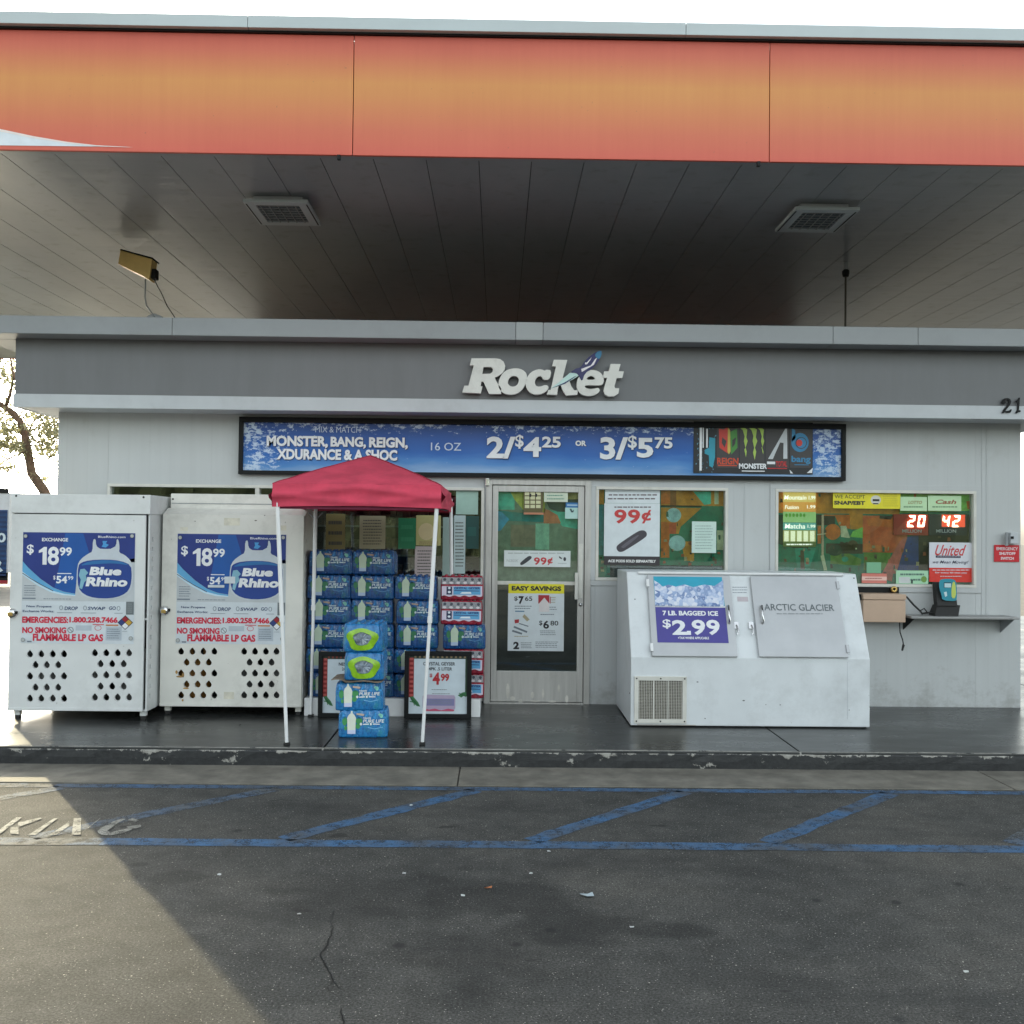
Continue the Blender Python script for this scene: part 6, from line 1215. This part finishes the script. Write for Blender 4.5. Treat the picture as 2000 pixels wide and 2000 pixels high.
s.rect('tq', 350, 95, 832, 300, 1); s.poly('ic', [(350, 120), (380, 140), (410, 165), (450, 150), (500, 165), (560, 148), (620, 168), (700, 150), (770, 160), (832, 118), (836, 305), (356, 305)], 2); s.rect('pu', 365, 309, 858, 556, 1); s.rect('wl', 356, 299, 845, 309, 2)
s.text('w', '7 LB. BAGGED ICE', 408, 334, 795, 368, .045, 0, 3); s.text('w', '$', 408, 392, 466, 460, .02, 0, 3); s.text('w', '2', 474, 398, 576, 502, .035, 0, 3); s.rect('w', 578, 474, 606, 502, 3); s.text('w', '9', 612, 396, 706, 504, .03, 0, 3); s.text('w', '9', 714, 396, 808, 504, .03, 0, 3); s.text('w', '+TAX WHERE APPLICABLE', 515, 515, 732, 532, .03, 0, 3)
s.text('gl', 'ARCTIC GLACIER', 1118, 286, 1606, 332, .01, 0, 1); s.small('g2', 1195, 345, 1540, 362, 1, 1)
s.done(ice, {'tq': ('turquoise_poster_top', ink(38, 160, 190)), 'ic': ('ice_picture', M_ICE), 'pu': ('purple_poster_panel', ink(72, 66, 148)), 'wl': ('white_rule', ink(235, 238, 245)), 'w': ('poster_lettering', ink(242, 244, 250)), 'gl': ('grey_lettering', ink(96, 104, 108)), 'g2': ('worn_small_print', ink(140, 145, 148))})
s = Sheet(crop=(1180, 1100, 3.578), slope=(P0, sd, nr)); s.small('g', 895, 160, 1010, 215, 3, 1); s.rect('p', 930, 235, 1005, 268, 1)
for x, y, r in ((215, 252, 5), (650, 830, 5), (1745, 105, 6)): s.ell('k', x, y, r, r*.8, 1, 8)
s.done(ice, {'g': ('instruction_print', ink(150, 155, 165)), 'p': ('small_sticker', ink(190, 180, 186)), 'k': ('chip', ink(70, 70, 74))})
s = Sheet(IY0-.001, (1180, 1100, 3.578))
for x, y, rx, ry in ((975, 960, 9, 4), (1130, 988, 3, 3), (1230, 990, 5, 3), (1712, 1026, 4, 3), (178, 908, 3, 6), (655, 830, 4, 4), (705, 1085, 4, 4)): s.ell('k', x, y, rx, ry, 1, 8)
s.line('r', [(230, 1128), (640, 1132)], 2.5, 1); s.line('k2', [(1700, 690), (1700, 1090)], 1.5, 1); s.done(ice, {'k': ('chip', ink(80, 80, 84)), 'r': ('rust_line', ink(150, 130, 110)), 'k2': ('seam', ink(165, 172, 180))})
vg = Sheet(IY0, (1180, 1100, 3.578)); a, b_, c, d_ = vg.rr(210, 790, 575, 1118); g = MB(); f = .036
for q in ((a, c, d_-f, d_), (a, c, b_, b_+f), (a, a+f, b_+f, d_-f), (c-f, c, b_+f, d_-f)): g.box(q[0], q[1], IY0-.014, IY0-.0005, q[2], q[3], .003)
gr = g.build('vent_grille', M_WFRAME, ice); bx('vent_hollow', mat('vent_dust', (.09, .08, .06), .9, var=.4, scale=30), gr, a+f, c-f, IY0-.004, IY0-.001, b_+f, d_-f)
lv = MB(); zz = b_+f+.006
while zz < d_-f-.006: lv.box(a+f, c-f, IY0-.012, IY0-.0045, zz, zz+.0035); zz += .0125
lv.build('louvre', mat('louvre_metal', (.34, .32, .27), .5), gr)
vb = MB(); xx = a+f+.01
for i in range(26): vb.box(a+f+(c-a-2*f)*(i+.5)/26-.0015, a+f+(c-a-2*f)*(i+.5)/26+.0015, IY0-.0135, IY0-.0122, b_+f, d_-f)
for i in (.34, .67): vb.box(a+f+(c-a-2*f)*i-.004, a+f+(c-a-2*f)*i+.004, IY0-.0165, IY0-.0137, b_+f, d_-f)
vb.build('grille_bars', M_WFRAME, gr)
for x in (a+.018, c-.018, (a+c)/2):
    for z in (b_+.018, d_-.018): MB().lathe((x, IY0-.014, z), [(0, .003), (.006, .002), (.007, 0)], 8, 'y').build('screw', M_BLACK, gr)

# ================================================================ TREE, TRUCK, LITTER
tree = thing('tree', 'sparse leafy tree with a bent trunk against the white sky, left of the store', 'tree', (-9.4, 21, 0))
YT = 21.0
def tp_(x, y, dy=0): return W(x, y, YT+dy)
M_LEAF = bpy.data.materials.new('olive_leaves'); M_LEAF.use_nodes = True
_nt = M_LEAF.node_tree; _p = _nt.nodes['Principled BSDF']; _c = ramp(_nt, noise(_nt, 2.5, 3).outputs[0], [(.3, (.10, .11, .07)), (.7, (.22, .22, .14))]); _nt.links.new(_c.outputs[0], _p.inputs['Base Color']); _p.inputs['Roughness'].default_value = .6  # leaf colours lightened to carry glare and haze
_t = N(_nt, 'ShaderNodeBsdfTranslucent'); _t.inputs[0].default_value = (.42, .42, .26, 1); _mx = N(_nt, 'ShaderNodeMixShader'); _mx.inputs[0].default_value = .5
_nt.links.new(_p.outputs[0], _mx.inputs[1]); _nt.links.new(_t.outputs[0], _mx.inputs[2]); _nt.links.new(_mx.outputs[0], _nt.nodes['Material Output'].inputs[0])
br = MB()
main = [tp_(150, 1240), tp_(140, 1100), tp_(110, 1010), tp_(85, 957), tp_(62, 925), tp_(54, 880), tp_(49, 850), tp_(40, 824), tp_(22, 804), tp_(5, 793), tp_(-25, 770), tp_(-60, 730), tp_(-90, 680)]
br.tube(main, .13, 8, r2=.03)
for pts, r in (([(10, 797), (20, 770), (28, 735), (20, 700)], .045), ([(52, 862), (60, 835), (70, 815), (76, 795)], .03), ([(60, 838), (45, 815), (25, 800)], .02), ([(70, 815), (85, 806), (100, 810)], .018), ([(56, 900), (75, 905), (95, 895), (110, 880)], .015), ([(50, 870), (80, 870), (100, 868), (118, 880)], .018), ([(30, 812), (50, 800), (70, 805)], .015), ([(-25, 770), (-60, 790), (-110, 780)], .03), ([(54, 880), (30, 890), (0, 905), (-40, 900)], .025)):
    br.tube([tp_(x, y, random.uniform(-.4, .4)) for x, y in pts], r, 6, r2=r*.4)
br.build('trunk', M_BARK, tree)
lf = MB()
for (x, y, rx, ry, n_) in ((15, 740, 30, 22, 170), (-10, 800, 30, 30, 150), (10, 850, 26, 26, 190), (35, 835, 16, 12, 60), (100, 830, 18, 22, 190), (88, 862, 16, 18, 120), (92, 880, 12, 12, 70), (22, 872, 20, 12, 110), (48, 880, 10, 18, 40), (15, 915, 12, 14, 60), (-25, 880, 30, 30, 100), (64, 812, 22, 10, 50), (105, 800, 14, 14, 60), (85, 935, 12, 6, 8), (110, 900, 10, 14, 14), (0, 700, 40, 30, 160), (40, 790, 10, 6, 10), (-70, 760, 50, 60, 300), (130, 850, 20, 40, 100), (82, 930, 5, 5, 6), (75, 840, 14, 10, 25)):
    c = tp_(x, y, random.uniform(-.6, .6)); k = YT/F; leaves(lf, c, (rx*k*1.1, .7, ry*k*1.1), int(n_*2.0), .034)
lf.build('crown', M_LEAF, tree)
tk = thing('box_truck', 'blue ribbed delivery truck side at the far left edge', 'truck', (-17.3, 30, 0)); YTk = 30
x1 = W(17, 1060, YTk).x; x0_ = x1-6.2; zt1 = W(5, 962, YTk).z; zb1 = W(5, 1142, YTk).z+.35
bx('cargo_box', M_TRIM, tk, x0_, x1, YTk, YTk+2.4, zb1, zt1+.0); bl = mat('truck_blue', sc(20, 62, 110), .5, var=.2, scale=3)
z_a, z_b = W(5, 996, YTk).z, W(5, 1128, YTk).z; bx('blue_panel', bl, tk, x0_+.1, x1-.05, YTk-.02, YTk-.001, z_b, z_a); rb = MB(); zz = z_b+.05
while zz < z_a-.03: rb.box(x0_+.1, x1-.05, YTk-.045, YTk-.021, zz, zz+.06); zz += .14
rb.build('panel_ribs', mat('truck_blue_dark', sc(12, 44, 88), .5), tk); bx('roof_rail', M_BLACK, tk, x1-2.5, x1-.02, YTk-.03, YTk-.001, zt1-.02, zt1+.12); bx('red_stripe', ink(150, 30, 40), tk, x0_, x1, YTk-.03, YTk-.001, z_b-.18, z_b-.08); bx('skirt', M_BLACK, tk, x0_, x1, YTk-.02, YTk-.001, zb1, z_b-.185)
for x in (x1-1.1, x1-4.6):
    w_ = MB(); w_.lathe((x, YTk+.25, .48), [(0, .3), (.2, .3), (.24, .26), (.45, .27), (.48, .2), (.48, 0), (0, 0)], 22, 'y'); w_.build('wheel', M_RUB, tk)
s = Sheet(YTk-.05, (0, 960, 9.66)); s.text('w', '10', -160, 780, 110, 960, .03, 0, 1); s.poly('w', [(-60, 1250), (30, 1340), (-10, 1420), (60, 1490), (0, 1520), (-80, 1400)], 1); s.done(tk, {'w': ('lettering', ink(190, 205, 215))})
def scrap(lab, px, py, pts, m, h=.012):
    c = G(px, py, .002); b = MB(); n = len(pts)
    vs = [c+Vector((x, y, .002+h*random.random())) for x, y in pts]; ctr = c+Vector((0, 0, h)); b.add([ctr]+vs, [(0, i+1, (i+1) % n+1) for i in range(n)]); b.add([v-Vector((0, 0, .002)) for v in [ctr]+vs], [(0, (i+1) % n+1, i+1) for i in range(n)])
    tag(b.build('litter', m, None, at=c), lab, 'litter', 'scraps of litter on the asphalt')
WHs = mat('litter_white', (.6, .62, .62), .7); 
scrap('largest pale scrap of litter on the asphalt, below the ice freezer side', 1146, 1751, [(-.035, .01), (-.02, .03), (.01, .02), (.03, .035), (.035, -.01), (.0, -.02)], mat('litter_blue', (.42, .50, .54), .6))
scrap('small orange scrap on the asphalt in front of the door', 953, 1737, [(-.02, .012), (.0, .006), (.02, .014), (.018, -.008), (-.015, -.006)], mat('litter_orange', (.5, .18, .07), .7))
for i, (x, y, lab) in enumerate(((428, 1709, 'tiny white scrap near the sunlit part of the asphalt'), (789, 1707, 'tiny white scrap on the asphalt below the right tent leg'), (904, 1750, 'tiny white scrap just left of the orange scrap'), (584, 1787, 'tiny white scrap above the asphalt crack'), (1037, 1707, 'flat white scrap beside a dash of crumbs on the asphalt'), (1072, 1664, 'white scrap lying against the blue line'), (1234, 1812, 'white scrap at the edge of the dark oil stain'), (1887, 1900, 'tiny white scrap at the lower right of the asphalt'), (803, 1573, 'white crumb beside the second blue diagonal stripe'))):
    scrap(lab, x, y, [(-.010, .006), (.0, .010), (.011, .004), (.008, -.006), (-.008, -.007)], WHs, .006)
scrap('dark round spot of gum or a stone on the grey walk by the tent', 468, 1448, [(-.01, .006), (.0, .01), (.011, .004), (.008, -.006), (-.008, -.007)], M_BLACK, .01)
bpy.data.objects[[o.name for o in bpy.data.objects if o.name.startswith('litter')][-1]].location.z = ZW+.001
